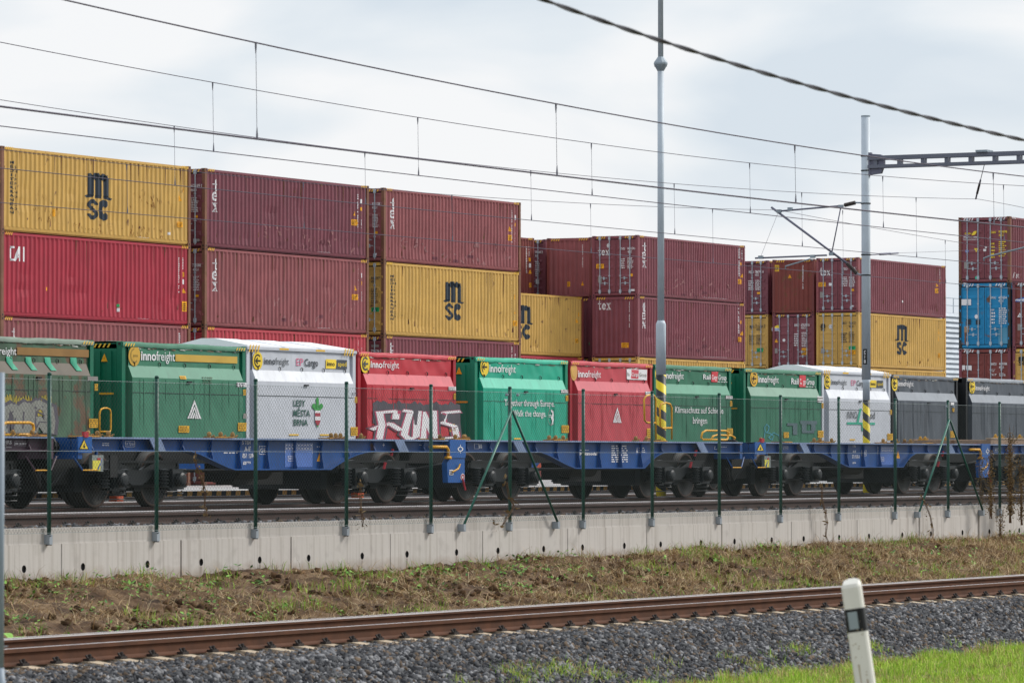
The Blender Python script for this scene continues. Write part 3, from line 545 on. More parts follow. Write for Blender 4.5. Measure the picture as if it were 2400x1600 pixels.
container('ochre container with dark logo on its door, cut by the right picture edge', M_yel, DE0, XE, 1, group=gE, post=M_mar2, edec=[zg('logo', [(msc_logo(), M_black)], 1070, 1280, 1230, 1145)])
container('buried container at ground level at the right edge of the picture', M_mar4, DE0, XE, 0, group=gE)
# ================================================================== ground, tracks, wall, fence
def simple_noise_mat(name, cols, scale, bump=0.6, bscale=40, rough=0.9, det=8, bdist=0.03, stretch=None):
    m = bpy.data.materials.new(name); m.use_nodes = True; MATS[name] = m
    n = m.node_tree.nodes; L = m.node_tree.links; b = n['Principled BSDF']; b.inputs['Roughness'].default_value = rough; b.inputs['Specular IOR Level'].default_value = 0.25
    tcn = n.new('ShaderNodeTexCoord'); vec = tcn.outputs['Object']
    if stretch:
        mpp = n.new('ShaderNodeMapping'); mpp.inputs['Scale'].default_value = stretch; L.new(vec, mpp.inputs[0]); vec = mpp.outputs[0]
    t = n.new('ShaderNodeTexNoise'); t.inputs['Scale'].default_value = scale; t.inputs['Detail'].default_value = det; L.new(vec, t.inputs[0])
    r = n.new('ShaderNodeValToRGB'); L.new(t.outputs['Fac'], r.inputs[0]); el = r.color_ramp.elements
    el[0].position = 0.32; el[1].position = 0.68; el[0].color = (*cols[0], 1); el[1].color = (*cols[-1], 1)
    for i, cc in enumerate(cols[1:-1]): q = el.new(0.32+0.36*(i+1)/(len(cols)-1)); q.color = (*cc, 1)
    L.new(r.outputs[0], b.inputs['Base Color'])
    if bump:
        t2 = n.new('ShaderNodeTexNoise'); t2.inputs['Scale'].default_value = bscale; t2.inputs['Detail'].default_value = 6; L.new(tcn.outputs['Object'], t2.inputs[0])
        bp = n.new('ShaderNodeBump'); bp.inputs['Strength'].default_value = bump; bp.inputs['Distance'].default_value = bdist; L.new(t2.outputs['Fac'], bp.inputs['Height']); L.new(bp.outputs[0], b.inputs['Normal'])
    return m
M_soil = simple_noise_mat('soil', [hexc('#3a2b20'), hexc('#5c4734'), hexc('#806a51')], 3.2, 1.0, 18)
M_soilg = simple_noise_mat('meadow_soil', [hexc('#4b4a2c'), hexc('#6a6a3a'), hexc('#82754e')], 1.5, 0.8, 30)
M_ballast = simple_noise_mat('ballast_bed', [hexc('#1f2023'), hexc('#3d3f43'), hexc('#5c5d61')], 22, 1.0, 30, bdist=.06)
M_pave = simple_noise_mat('terminal_concrete', [hexc('#98989a'), hexc('#acacac'), hexc('#bfbfbe')], 0.5, 0.0)
M_st = [mat('stone_%s' % k, h, 0.9, var=.35, scale=9, spec=.25) for k, h in (('dark', '#3a3b3f'), ('mid', '#555659'), ('light', '#828285'), ('brown', '#66584b'))]

def sheet(name, prof, xs, mt, kind='structure'):
    v = []; f = []
    for x in xs:
        for y, z in prof: v.append((x, y, z))
    n = len(prof)
    for i in range(len(xs)-1):
        for j in range(n-1): f.append((i*n+j, (i+1)*n+j, (i+1)*n+j+1, i*n+j+1))
    return tag(MB().add(v, f).build(name, mt), kind=kind)
sheet('ground', [(-4000, -1.75), (-20, -1.72), (8, -1.7), (11, -1.76), (15, -2.2), (19, -2.6), (23, -2.66), (31.5, -2.7), (31.62, -1.12), (120, -1.14), (400, -1.14), (7000, -1.2)], [-4000, -200, 0, 30, 60, 100, 400, 1500, 9000], M_soilg)
sheet('ballast_bed', [(31.63, -1.12), (31.64, -.985), (34.2, -.985), (66.0, -1.06), (66.01, -1.13)], [0, 60, 120, 400], M_ballast)
sheet('near_ballast_bed', [(22.85, -2.69), (23.1, -2.65), (24.2, -2.17), (24.6, -2.115), (25.0, -2.115), (27.3, -2.12), (27.7, -2.2), (27.71, -2.6)], [0, 20, 40, 60, 80, 120, 300], M_ballast)
sheet('terminal_pavement', [(66.3, -1.13), (66.31, -.975), (84, -.97), (420, -.97), (420.1, -1.13)], [-60, 100, 400, 900], M_pave)
E0 = (35.5, 96.0)
LAT = RNG.uniform(0, 1, (64, 64))
def vnoise(x, y):                              # smooth lattice noise, 0..1
    x, y = np.asarray(x, float), np.asarray(y, float); i, j = np.floor(x).astype(int), np.floor(y).astype(int); fx_, fy_ = x-i, y-j; fx_ = fx_*fx_*(3-2*fx_); fy_ = fy_*fy_*(3-2*fy_); g = lambda a, b: LAT[a % 64, b % 64]
    return (g(i, j)*(1-fx_)+g(i+1, j)*fx_)*(1-fy_)+(g(i, j+1)*(1-fx_)+g(i+1, j+1)*fx_)*fy_
def emb_z(x, y):
    t = np.clip((y-27.55)/(31.36-27.55), 0, 1); zt = -1.56+0.07*np.clip((x-46)/36, 0, 1)
    zb_ = -2.17; base = zb_+(zt-zb_)*(t**0.9)
    return base+.16*(vnoise(x*.8, y*1.1)-.5)*(.4+.6*t)+.09*(vnoise(x*2.3+9, y*2.6)-.5)+.05*(vnoise(x*6, y*6.5+4)-.5)
def embank():
    xs = np.arange(E0[0], E0[1], .09); ys = np.linspace(27.55, 31.39, 52); X, Y = np.meshgrid(xs, ys, indexing='ij'); Z = emb_z(X, Y)+RNG.normal(0, .010, X.shape)
    V = np.stack([X, Y, Z], -1).reshape(-1, 3); n = len(ys); i, j = np.meshgrid(np.arange(len(xs)-1), np.arange(n-1), indexing='ij'); a = (i*n+j).ravel()
    return tag(np_mesh('embankment', V, np.stack([a, a+n, a+n+1, a+1], 1), [M_soil], loc=(0, 0, H), smooth=True), kind='structure')
embank()

# ---- rails
M_rust = mat('rail_rust', '#55331f', 0.8, var=.25, scale=4, bump=.1)
M_rustd = mat('rail_rust_dark', '#41302b', 0.8, var=.2, scale=3)
M_run = mat('rail_running_surface', '#dcdadb', 0.4, metal=0.1, var=.05)
M_conc = mat('sleeper_concrete', '#b5a48d', 0.85, var=.14, scale=5, bump=.15)
M_clip = mat('rail_clip_black', '#2a2422', 0.7)
RAILP = [(-.036, -.004), (-.030, 0), (.030, 0), (.036, -.004), (.036, -.040), (.010, -.052), (.009, -.135), (.030, -.150), (.075, -.160), (.075, -.172), (-.075, -.172), (-.075, -.160), (-.030, -.150), (-.009, -.135), (-.010, -.052), (-.036, -.040)]
def rail(parent, y, z, x0, x1, gauge_side, mt):
    b = MB(); b.prism([(y+p[0], z+p[1]) for p in RAILP], 'x', x0, x1)
    b.add([(x0, y-.026, z+.002), (x1, y-.026, z+.002), (x1, y+.026, z+.002), (x0, y+.026, z+.002)], [(0, 1, 2, 3)], 1)
    yy = y+gauge_side*.0375
    b.add([(x0, yy, z-.003), (x1, yy, z-.003), (x1, yy, z-.016), (x0, yy, z-.016)], [(0, 1, 2, 3)], 1)
    return b.build('rail', [mt, M_run], parent)
def sleeper_mesh():
    def mk():
        b = MB(); prof = [(-1.3, -.20), (-1.3, -.05), (-1.02, -.015), (-.90, 0), (-.60, 0), (-.4, -.05), (.4, -.05), (.6, 0), (.9, 0), (1.02, -.015), (1.3, -.05), (1.3, -.20)]
        v = []; hw = [.14, .10, .10, .105, .105, .10, .10, .105, .105, .10, .10, .14]
        for (y, z), w in zip(prof, hw): v += [(-w, y, z), (w, y, z)]
        n = len(prof); f = [(2*i, 2*i+1, 2*((i+1) % n)+1, 2*((i+1) % n)) for i in range(n)]+[tuple(2*i for i in range(n))[::-1], tuple(2*i+1 for i in range(n))]
        b.add(v, f); return fixn(b.mesh('sleeper'))
    return cached('sleeper', mk)
def clip_mesh():
    def mk():
        b = MB()
        for sg in (-1,):
            b.box(-.06, .06, sg*.10-.04, sg*.10+.035, 0, .03); b.tube([(-.05, sg*.12, .028), (-.03, sg*.085, .055), (.03, sg*.085, .055), (.05, sg*.12, .028)], .013, 5); b.lathe([(.017, .02), (.017, .07), (.006, .075)], 0, sg*.11, 0, 'z', 6)
        return b.mesh('rail_clip')
    return cached('clip', mk)
def track(label, yn, z, x0, x1, sl=None, nclip=False, cat='railway track', mt=None, many=None):
    r = thing('railway_track', label, cat, (0, 0, 0)); yc = yn+.7535
    rail(r, yn, z, x0, x1, 1, mt or M_rust); rail(r, yn+1.507, z, x0, x1, -1, mt or M_rust)
    if sl:
        x = sl[0]; k = 0
        while x < sl[1]:
            o = link('sleeper', sleeper_mesh(), M_conc, r, (x, yc, z-.172)); o.scale = (1, 1, 1)
            if nclip:
                link('rail_clip', clip_mesh(), M_clip, o, (0, -.7535, .0))
                q = link('rail_clip', clip_mesh(), M_clip, o, (0, .7535, .0))
            x += .6; k += 1
    if many:
        b = MB(); x = many[0]
        while x < many[1]: b.box(x-.11, x+.11, yc-1.3, yc+1.3, z-.36, z-.174); x += .6
        o = b.build('sleepers', M_conc, r); o['kind'] = 'stuff'
    return r
xs0 = Xat(75, 25.1)+.30
track('rusty single track on dark ballast, nearest the camera', 25.1, -1.885, 5, 330, (xs0-1.8, xs0+36), True)
track('empty track just behind the concrete wall and mesh fence', 35.7, -.8, 5, 330, (51.0, 99), True, mt=M_rustd)
track('track carrying the blue wagons', 40.2, -.8, 5, 330, many=(50, 240), mt=M_rustd)
track('track behind the blue wagons, under the far overhead wires', 44.3, -.8, 5, 330, many=(50, 240), mt=M_rustd)
track('loading track beside the yellow and black kerb, carrying the wood chip boxes', 63.5, -1.02, 40, 400, many=(80, 260), mt=M_rustd)
# ---- hazard kerb
b = MB(); x = 60.0; k = 0
while x < 330:
    b.prism([(x, -1.12), (x+.26, -1.12), (x+.30, -.90), (x+.04, -.90)], 'y', 66.02, 66.29, k % 2); b.add([(x+.04, 66.02, -.896), (x+.30, 66.02, -.896), (x+.30, 66.29, -.896), (x+.04, 66.29, -.896)], [(0, 1, 2, 3)], 2); x += .26; k += 1
tag(b.build('hazard_kerb', [mat('kerb_amber', '#f0bf69', .7, var=.12), mat('kerb_dark', '#3c4044', .7, var=.15), mat('kerb_top', '#d6d3cb', .8)]), 'long low kerb with amber and dark stripes behind the wagon wheels', 'kerb')

# ---- retaining wall
def concrete_mat():
    m = mat('wall_concrete', '#c0bbb6', 0.85, var=.05, scale=.8, bump=.12, bscale=14); n = m.node_tree.nodes; L = m.node_tree.links; b = n['Principled BSDF']
    old = b.inputs['Base Color'].links[0].from_socket
    tcn = n.new('ShaderNodeTexCoord'); mp_ = n.new('ShaderNodeMapping'); mp_.inputs['Scale'].default_value = (11, 1, .25); L.new(tcn.outputs['Object'], mp_.inputs[0])
    t = n.new('ShaderNodeTexNoise'); t.inputs['Scale'].default_value = 1.6; t.inputs['Detail'].default_value = 5; L.new(mp_.outputs[0], t.inputs[0])
    r = n.new('ShaderNodeMapRange'); r.inputs[1].default_value = .5; r.inputs[2].default_value = .75; r.inputs[4].default_value = .55; L.new(t.outputs['Fac'], r.inputs[0])
    x = n.new('ShaderNodeMix'); x.data_type = 'RGBA'; L.new(r.outputs[0], x.inputs[0]); L.new(old, x.inputs[6]); x.inputs[7].default_value = (*hexc('#80766b'), 1)
    sp = n.new('ShaderNodeSeparateXYZ'); L.new(tcn.outputs['Object'], sp.inputs[0]); t3 = n.new('ShaderNodeTexNoise'); t3.inputs['Scale'].default_value = 3.5; t3.inputs['Detail'].default_value = 7; L.new(tcn.outputs['Object'], t3.inputs[0])
    r3 = n.new('ShaderNodeMapRange'); r3.inputs[1].default_value = .58; r3.inputs[2].default_value = .75; r3.inputs[4].default_value = .45; L.new(t3.outputs['Fac'], r3.inputs[0])
    x3 = n.new('ShaderNodeMix'); x3.data_type = 'RGBA'; L.new(r3.outputs[0], x3.inputs[0]); L.new(x.outputs[2], x3.inputs[6]); x3.inputs[7].default_value = (*hexc('#95908a'), 1); 
    ad = n.new('ShaderNodeMath'); ad.operation = 'MULTIPLY_ADD'; ad.inputs[1].default_value = .35; L.new(t3.outputs['Fac'], ad.inputs[0]); L.new(sp.outputs['Z'], ad.inputs[2])   # soil splashed up from the bank
    r4 = n.new('ShaderNodeMapRange'); r4.inputs[1].default_value = -1.22; r4.inputs[2].default_value = -1.40; r4.inputs[4].default_value = .6; L.new(ad.outputs[0], r4.inputs[0])
    x4 = n.new('ShaderNodeMix'); x4.data_type = 'RGBA'; L.new(r4.outputs[0], x4.inputs[0]); L.new(x3.outputs[2], x4.inputs[6]); x4.inputs[7].default_value = (*hexc('#8b7a68'), 1); L.new(x4.outputs[2], b.inputs['Base Color'])
    return m
M_wall = concrete_mat(); M_hole = mat('weep_hole_dark', '#2d2c2e', .9)
wall = thing('retaining_wall', 'long low pale concrete retaining wall with weep holes, carrying the mesh fence', 'wall', (0, 0, 0))
WZ = -.872
MB().box(8, 200, 31.412, 31.62, WZ-.20, WZ).build('coping_beam', M_wall, wall)
MB().box(8, 200, 31.425, 31.62, -2.3, WZ-.203).build('wall_core', M_wall, wall)
pl = [Xat(p, 31.36, 1250) for p in (151, 432, 689, 921, 1137, 1336, 1521, 1697, 1860, 2014, 2161, 2300)]
pit = (pl[-1]-pl[0])/11; pl = [pl[0]-pit*2, pl[0]-pit]+pl+[pl[-1]+pit*k for k in (1, 2, 3)]
holes = [Xat(p, 31.36, 1280) for p in (62, 200, 351, 477, 614, 728.6, 854, 959, 1075, 1172, 1279, 1370, 1468, 1553, 1647, 1726, 1813, 1888, 1971, 2041, 2119, 2186, 2260, 2323, 2393)]
for i, xl in enumerate(pl):
    w = pit-.20; z0, z1 = -1.95, WZ-.2005; zh = -1.375; hs = [h for h in holes if xl+.08 < h < xl+w-.08]
    bm = bmesh.new(); yf = 31.395
    def loop(pts):
        vs = [bm.verts.new(p) for p in pts]; es = [bm.edges.new((vs[k], vs[(k+1) % len(vs)])) for k in range(len(vs))]; return vs, es
    ov, es = loop([(xl, yf, z0), (xl+w, yf, z0), (xl+w, yf, z1), (xl, yf, z1)]); alle = list(es)
    hv = []
    for h in hs:
        v_, e_ = loop([(h+.05*math.cos(a*math.pi/7), yf, zh+.05*math.sin(a*math.pi/7)) for a in range(14)]); alle += e_; hv.append(v_)
    bmesh.ops.triangle_fill(bm, edges=alle, use_beauty=True, use_dissolve=False)
    for v_ in hv:                                            # real pipe openings running into the wall
        bk = [bm.verts.new((q.co.x, q.co.y+.028, q.co.z)) for q in v_]
        for k in range(14): bm.faces.new((v_[k], v_[(k+1) % 14], bk[(k+1) % 14], bk[k])).material_index = 1
        bm.faces.new(bk).material_index = 1
    bvs = [bm.verts.new((q.co.x, 31.424, q.co.z)) for q in ov]
    for k in range(4): bm.faces.new((ov[k], ov[(k+1) % 4], bvs[(k+1) % 4], bvs[k]))
    MB().box(xl+w+.005, xl+pit-.005, 31.404, 31.424, z0, WZ-.2005).build('joint_strip', M_wall, wall)
    me = bpy.data.meshes.new('wall_panel'); bm.to_mesh(me); bm.free(); me.materials.append(None); me.materials.append(None); link('wall_panel', me, [M_wall, M_hole], wall)
# weather stains with a shape of their own under the holes
for h in holes: MB().add([(h-.02, 31.392, -1.43), (h+.02, 31.392, -1.43), (h+.012, 31.392, -1.60), (h-.02, 31.392, -1.62)], [(0, 1, 2, 3)]).build('water_stain', mat('stain', '#9d938a', .9, var=.15), wall)

# ---- chain link fence
M_fp = mat('fence_green', '#12493f', 0.45, var=.12); M_fp2 = mat('fence_brace_lit', '#2c6558', 0.4, var=.1)
M_mesh = mat('fence_wire', '#2c3836', 0.5, var=.15); M_brk = mat('bracket_zinc', '#98a1aa', .5, metal=.2, var=.12)
fence = thing('chain_link_fence', 'dark green chain link fence standing on the concrete wall', 'fence', (0, 0, 0))
FY = 31.36; fx = [Xat(p, FY, 1070) for p in (115.3, 367, 599, 812, 1010, 1195, 1367, 1528.6, 1685.7, 1829.6, 1966, 2098, 2222, 2343)]
fx = [fx[0]-2.5]+fx+[fx[-1]+2.5]; FT = 1.09
pmesh = cached('fpost', lambda: MB().tube([(0, 0, -.99), (0, 0, FT-.03)], .027, 12).lathe([(.029, FT-.035), (.027, FT-.008), (.018, FT)], 0, 0, 0, 'z', 12).mesh('fence_post'))
bmesh_ = cached('fbrk', lambda: MB().box(-.034, .034, -.032, .05, -1.075, -.95).box(-.04, .0, -.036, -.033, -.975, -.96, 1).box(-.02, .02, -.03, .03, -1.087, -1.076, 1).mesh('post_bracket', 2))
for x in fx:
    p = link('fence_post', pmesh, M_fp, fence, (x, FY, 0), True); link('post_bracket', bmesh_, [M_brk, M_black], p)
zb0, zt0, wd = -.93, 1.0, 2.5
def mesh_panel(): 
    V = []; Fs = []; r = .0013; pitch = .0707; hgt = zt0-zb0
    def seg(x0, z0, x1, z1, y):
        o = len(V); d = math.hypot(x1-x0, z1-z0); nx, nz_ = -(z1-z0)/d*r, (x1-x0)/d*r
        for (px, pz) in ((x0, z0), (x1, z1)): V.extend([(px+nx, y, pz+nz_), (px-nx, y, pz-nz_), (px, y+r*1.7, pz)])
        Fs.extend([(o, o+1, o+4, o+3), (o+1, o+2, o+5, o+4), (o+2, o, o+3, o+5)])
    k = -hgt
    while k < wd:
        for sg in (1, -1):
            a0, a1 = max(0, -k), min(hgt, wd-k)           # along the diagonal
            if a1-a0 > .01:
                xa, xb = k+a0, k+a1
                if sg == 1: seg(xa, zb0+a0, xb, zb0+a1, 0)
                else: seg(xa, zt0-a0, xb, zt0-a1, .003)
        k += pitch
    return np.array(V), Fs
V_, F_ = mesh_panel(); mme = bpy.data.meshes.new('mesh_panel'); mme.from_pydata([tuple(p) for p in V_], [], F_); mme.materials.append(None)
for a, b2 in zip(fx[:-1], fx[1:]):
    o = link('mesh_panel', mme, M_mesh, fence, (a, FY-.028, 0)); o.scale = ((b2-a)/wd, 1, 1)
for z in (zt0, .10, zb0): MB().tube([(fx[0], FY-.03, z), (fx[-1], FY-.03, z)], .0026, 5).build('tension_wire', mat('tension_wire', '#7e8c8e', .5), fence)
for pi in (6, 13):
    X = fx[pi]; zt_ = .72
    for sx, mt in ((-1, M_fp2), (1, M_fp)):  # left braces painted a lighter green for the extra light they catch
        xe = Xat({(6, -1): 1082, (6, 1): 1303, (13, -1): 2150, (13, 1): 2300}[(pi, sx)], FY, 1238)
        br = MB().tube([(X+sx*.02, FY-.035, zt_), (xe, FY-.035, -.98)], .019, 10).build('brace', mt, fence, smooth=True)
        MB().box(xe-.034, xe+.034, FY-.055, FY+.05, -1.07, -.96).box(xe-.02, xe+.02, FY-.06, FY-.056, -1.06, -1.045).build('post_bracket', M_brk, br)
    for sx in (-1, 1): MB().lathe([(.006, 0), (.024, .01), (.012, .06)], X+sx*.18, FY-.03, zt0-.035, 'x', 8).build('wire_tensioner', M_galv, fence)
# ================================================================== rail vehicles
M_wblue = mat('wagon_blue', '#054686', 0.45, var=.25, scale=1.6, streak=.1, rust=.04); M_wblue2 = mat('wagon_bright_blue', '#1758a0', 0.4, var=.1)
M_wedge = mat('wagon_edge_worn', '#7d8fb0', 0.5, var=.2, scale=3); M_under = mat('underframe_soot', '#0b0d0e', 0.6, var=.3, scale=3)
M_bog = mat('bogie_dark', '#161b1f', 0.4, var=.25, scale=4); M_box = mat('axle_box_glossy', '#191d20', 0.45, var=.3, spec=.4); M_wheel = mat('wheel_dark', '#131211', 0.6, var=.3, scale=3); M_tread = mat('wheel_tread', '#5a4a42', 0.4, metal=.4)
M_hand = mat('handrail_yellow', '#e0a41f', 0.45, var=.1); M_pin = mat('spigot_tan', '#94733f', 0.7, var=.3, scale=9, rust=.1); M_redp = mat('red_paint', '#b02a38', .5)
def wheel_mesh(): return cached('wheel', lambda: MB().lathe([(.10, -.09), (.13, -.05), (.36, -.03), (.40, -.055), (.458, -.06), (.462, .05), (.490, .06), (.488, .08), (.41, .08), (.37, .02), (.13, .03), (.10, .08)], 0, 0, 0, 'y', 36).lathe([(.415, -.0605), (.445, -.0625), (.459, -.058)], 0, 0, 0, 'y', 36, 1, False).mesh('wheel', 2))
def axlebox_mesh():
    return cached('abox', lambda: MB().box(-.17, .17, .05, .30, -.15, .17).lathe([(.03, -.075), (.08, -.07), (.115, -.05), (.125, -.01), (.125, .06), (.14, .065), (.14, .09)], 0, 0, 0, 'y', 20, 1).box(-.24, .24, .08, .26, -.17, -.13).mesh('axle_box', 2))
def spring_mesh():
    def mk():
        b = MB(); p = []
        for k in range(6): p += [(.066, k*.055), (.102, k*.055+.012), (.102, k*.055+.03), (.066, k*.055+.042)]
        b.lathe(p, 0, 0, 0, 'z', 14); return b.mesh('coil_spring')
    return cached('spring', mk)
def frame_mesh():
    def mk():
        b = MB(); low = [(-1.25, .74), (-1.25, .58), (-.62, .60), (-.36, .46), (-.16, .37), (.16, .37), (.36, .46), (.62, .60), (1.25, .58), (1.25, .74), (.7, .78), (.4, .70), (.15, .62), (-.15, .62), (-.4, .70), (-.7, .78)]
        for y in (.30, 2.32): b.prism(low, 'y', y, y+.09); b.box(-1.25, 1.25, y-.04, y+.13, .735, .77)
        b.box(-.22, .22, .42, 2.3, .5, .74); b.box(-.40, .40, .55, 2.15, .30, .66); b.tube([(-1.1, .5, .36), (1.1, .5, .36)], .03, 6); b.box(-1.3, -1.2, .3, 2.4, .55, .72); b.box(1.2, 1.3, .3, 2.4, .55, .72); b.lathe([(.25, .72), (.25, .95)], 0, 1.35, 0, 'z', 16)
        for x in (-.9, .9):
            b.tube([(x, .2, .46), (x, 2.5, .46)], .075, 12)
            for sx in (-.56, .56): b.box(x+sx-.11, x+sx+.11, .50, 2.2, .26, .66)
        for x in (-.9, .9): b.tube([(x-.33, .2, .27), (x-.30, .16, .22), (x+.30, .16, .22), (x+.33, .2, .27)], .012, 5); b.tube([(x-.4, .22, .14), (x+.4, .22, .14)], .010, 5)
        return b.mesh('bogie')
    return cached('bogie', mk)
def bogie(parent, x, extra=None):
    bo = link('bogie', frame_mesh(), M_bog, parent, (x, 0, 0))
    for ax in (-.9, .9):
        for y, fl in ((.60, 1), (2.10, -1)):
            w = link('wheel', wheel_mesh(), [M_wheel, M_tread], bo, (ax, y, .46), True); w.scale = (1, fl, 1)
        for y, fl in ((.02, 1), (2.68, -1)):
            o = link('axle_box', axlebox_mesh(), [M_bog, M_box], bo, (ax, y, .46)); o.scale = (1, fl, 1)
            for sx in (-.29, .29): link('coil_spring', spring_mesh(), M_bog, bo, (ax+sx, y+.17*fl, .32))
    return bo
def spigot_mesh(): return cached('spig', lambda: MB().box(-.06, .06, -.05, .05, 0, .03).lathe([(.034, .03), (.042, .055), (.036, .085), (.012, .105)], 0, 0, 0, 'z', 10).tube([(.0, -.05, .02), (.04, -.07, .045), (.07, -.06, .035)], .012, 6).mesh('container_spigot'))
def loop_rail(parent, pts, mt=M_hand, r=.022): return MB().tube(pts, r, 8).build('handrail', mt, parent, (0, 0, 0), True)
WY = 39.6; RZ = -.8
def unit(root, xo, xa, xb, brk, far=True, mt=M_wblue):
    """one fish-bellied half of the wagon: xa..xb, belly break points brk (world x)"""
    a, d0, d1, e_ = brk; S = lambda x: x-xo
    zs, zd_, zt = .945, .63, 1.125
    def curve():
        pts = [(S(xa), zs), (S(a), zs)]
        for k in range(1, 6): t = k/6; pts.append((S(a+(d0-a)*t), zs+(zd_-zs)*(t*t*(3-2*t)*.35+t*.65)))
        pts += [(S(d0), zd_), (S(d1), zd_)]
        for k in range(1, 6): t = k/6; pts.append((S(d1+(e_-d1)*t), zd_+(zs-zd_)*(1-(1-t)**1.7)))
        return pts+[(S(e_), zs), (S(xb), zs)]
    low = curve()
    for y0, sg in ((0, 1), (2.70, -1)):
        b = MB(); w = y0+sg*.13
        b.prism(low+[(S(xb), zt), (S(xa), zt)], 'y', min(w, w+sg*.015), max(w, w+sg*.015))
        for p, q in zip(low[:-1], low[1:]):
            b.add([(p[0], y0, p[1]), (q[0], y0, q[1]), (q[0], y0+sg*.2, q[1]), (p[0], y0+sg*.2, p[1]), (p[0], y0, p[1]-.022), (q[0], y0, q[1]-.022), (q[0], y0+sg*.2, q[1]-.022), (p[0], y0+sg*.2, p[1]-.022)], [(0, 1, 2, 3), (7, 6, 5, 4), (4, 5, 1, 0), (3, 2, 6, 7)])
        x = xa+.5
        while x < xb-.3:                                     # vertical gussets inside the channel
            zl = np.interp(S(x), [p[0] for p in low], [p[1] for p in low]); y1, y2 = sorted((y0+sg*.03, y0+sg*.129))
            b.prism([(y0+sg*.035, zl+.0), (w-sg*.001, zl), (w-sg*.001, zt), (y0+sg*.06, zt), (w-sg*.05, (zl+zt)/2)], 'x', S(x), S(x)+.018); x += .93
        b.build('side_sill', mt, root)
        MB().box(S(xa), S(xb), min(y0-sg*.01, y0+sg*.2), max(y0-sg*.01, y0+sg*.2), zt+.002, 1.155).build('deck_edge', M_wedge if sg == 1 else mt, root)
    b = MB(); b.box(S(xa), S(xb), 1.05, 1.65, .72, 1.08)
    for x in (xa+.02, xa+3.6, (xa+xb)/2, xb-3.6, xb-.22): b.box(S(x), S(x)+.2, .15, 2.55, .98, 1.12)
    m_ = (d0+d1)/2
    b.lathe([(.16, -.6), (.18, -.55), (.18, .55), (.16, .6)], S(m_), .75, .62, 'x', 16); b.box(S(d0)+1.1, S(d0)+1.7, .7, 1.3, .40, .75); b.box(S(d1)-.9, S(d1)-.2, 1.2, 1.9, .38, .75); b.tube([(S(xa)+1, .5, .60), (S(xb)-1, .5, .60)], .03, 6)
    b.box(S(d0)+1.15, S(d1), 1.0, 1.1, .35, .64)
    b.build('underframe', M_under, root)
def deckpins(root, xo, pxs):
    for p in pxs: link('container_spigot', spigot_mesh(), M_pin, root, (Xat(p, WY+.1, 1015)-xo, .10, 1.156))
def plate(root, name, mt, xo, x0, x1, y, z0, z1, th=.03):
    return MB().box(x0-xo, x1-xo, y-th, y, z0, z1).build(name, mt, root)
z5 = zo(0, 760, 3.825); z6 = zo(560, 780, 3.825); z7 = zo(1040, 800, 3.92); z8 = zo(1500, 800, 3.825); z9 = zo(1900, 840, 3.92)
def wdec(root, xo, lst, yoff=.129, D=WY, zb_=RZ):
    for d in lst:
        nm, lay, xa, yb, xb, hp = d[:6]; P = onY(xa, yb, D+yoff); x0 = P[0]-xo; x1 = onY(xb, yb, D+yoff)[0]-xo; z0 = P[2]-zb_; hh = hp*float(P@FWD)/F
        put(root, nm, [(xf(S, x1-x0, hh, x0, z0), mm) for S, mm in lay], lambda u, v, o: (u, yoff-o, v), None)
def framed(t, mm=M_white): return [(join(rect(0, 0, 1, .06), rect(0, .94, 1, 1), rect(0, 0, .05, 1), rect(.95, 0, 1, 1), xf(text(t, .01), .7, .5, .15, .25)), mm)]
def table(seed=1):
    o = [rect(0, .98, 1, 1), rect(0, .66, 1, .68), rect(0, .34, 1, .36), rect(0, .0, .01, 1), rect(.99, 0, 1, 1)]
    for k in range(1, 9): o.append(rect(k/9, .36, k/9+.008, 1))
    for k in range(9): o += [rect(k/9+.03, .75, k/9+.08, .9), rect(k/9+.03, .43, k/9+.08, .58)]
    return join(*o)
def joint(root, xo, xp0, xp1):
    """bright blue articulation cover with lever, lock sign and brake handle"""
    x0, x1 = Xat(xp0, WY, 1060), Xat(xp1, WY, 1060); w = x1-x0
    j = MB().box(x0-xo, x1-xo, -.03, .10, .82, 1.16).prism([(x0-xo-.07, .72), (x0-xo+.04, .82), (x1-xo, .82), (x1-xo, .36), (x0-xo-.03, .36), (x0-xo-.07, .66)], 'y', -.01, .10).build('joint_cover', M_wblue2, root)
    xc = (x0+x1)/2-xo
    put(j, 'lock_sign', [(join(ringsh(.5, .5, .22, .34), rect(.46, .84, .54, 1.1), rect(.46, -.1, .54, .16)), M_white)], lambda u, v, o: (xc+(u-.2)*.32, -.031-o, .92+v*.13))
    MB().tube([(xc-.22, -.04, .56), (xc-.10, -.06, .60), (xc-.02, -.06, .63), (xc+.05, -.05, .70)], .018, 6).build('brake_lever', M_hand, j)
    put(j, 'sticker', [(rect(), M_white), (xf(micro(3), .8, .8, .1, .1), M_black)], lambda u, v, o: (xc-.30+u*.16, -.011-o, .50+v*.10))
    put(j, 'sticker', [(disc(.5, .5, .5), M_white), (ringsh(.5, .5, .2, .4), M_redp)], lambda u, v, o: (xc+.14+u*.16, -.011-o, .40+v*.13))
    MB().tube([(xc+.2, -.03, .42), (xc+.26, -.05, .22)], .02, 6).build('red_tag', M_redp, j)
    MB().tube([(x0-xo-.75, -.02, 1.02), (x0-xo-.12, -.02, 1.02), (x0-xo-.05, -.02, .97), (x0-xo-.04, -.02, .84)], .032, 8).box(x0-xo-.12, x0-xo+.04, -.05, .02, .80, .85).build('handrail', M_hand, root, smooth=True)
    MB().tube([(x0-xo-1.7, .5, .74), (x0-xo-.4, .45, .62), (x1-xo+.5, .5, .74)], .03, 6).build('air_hose', M_under, root)
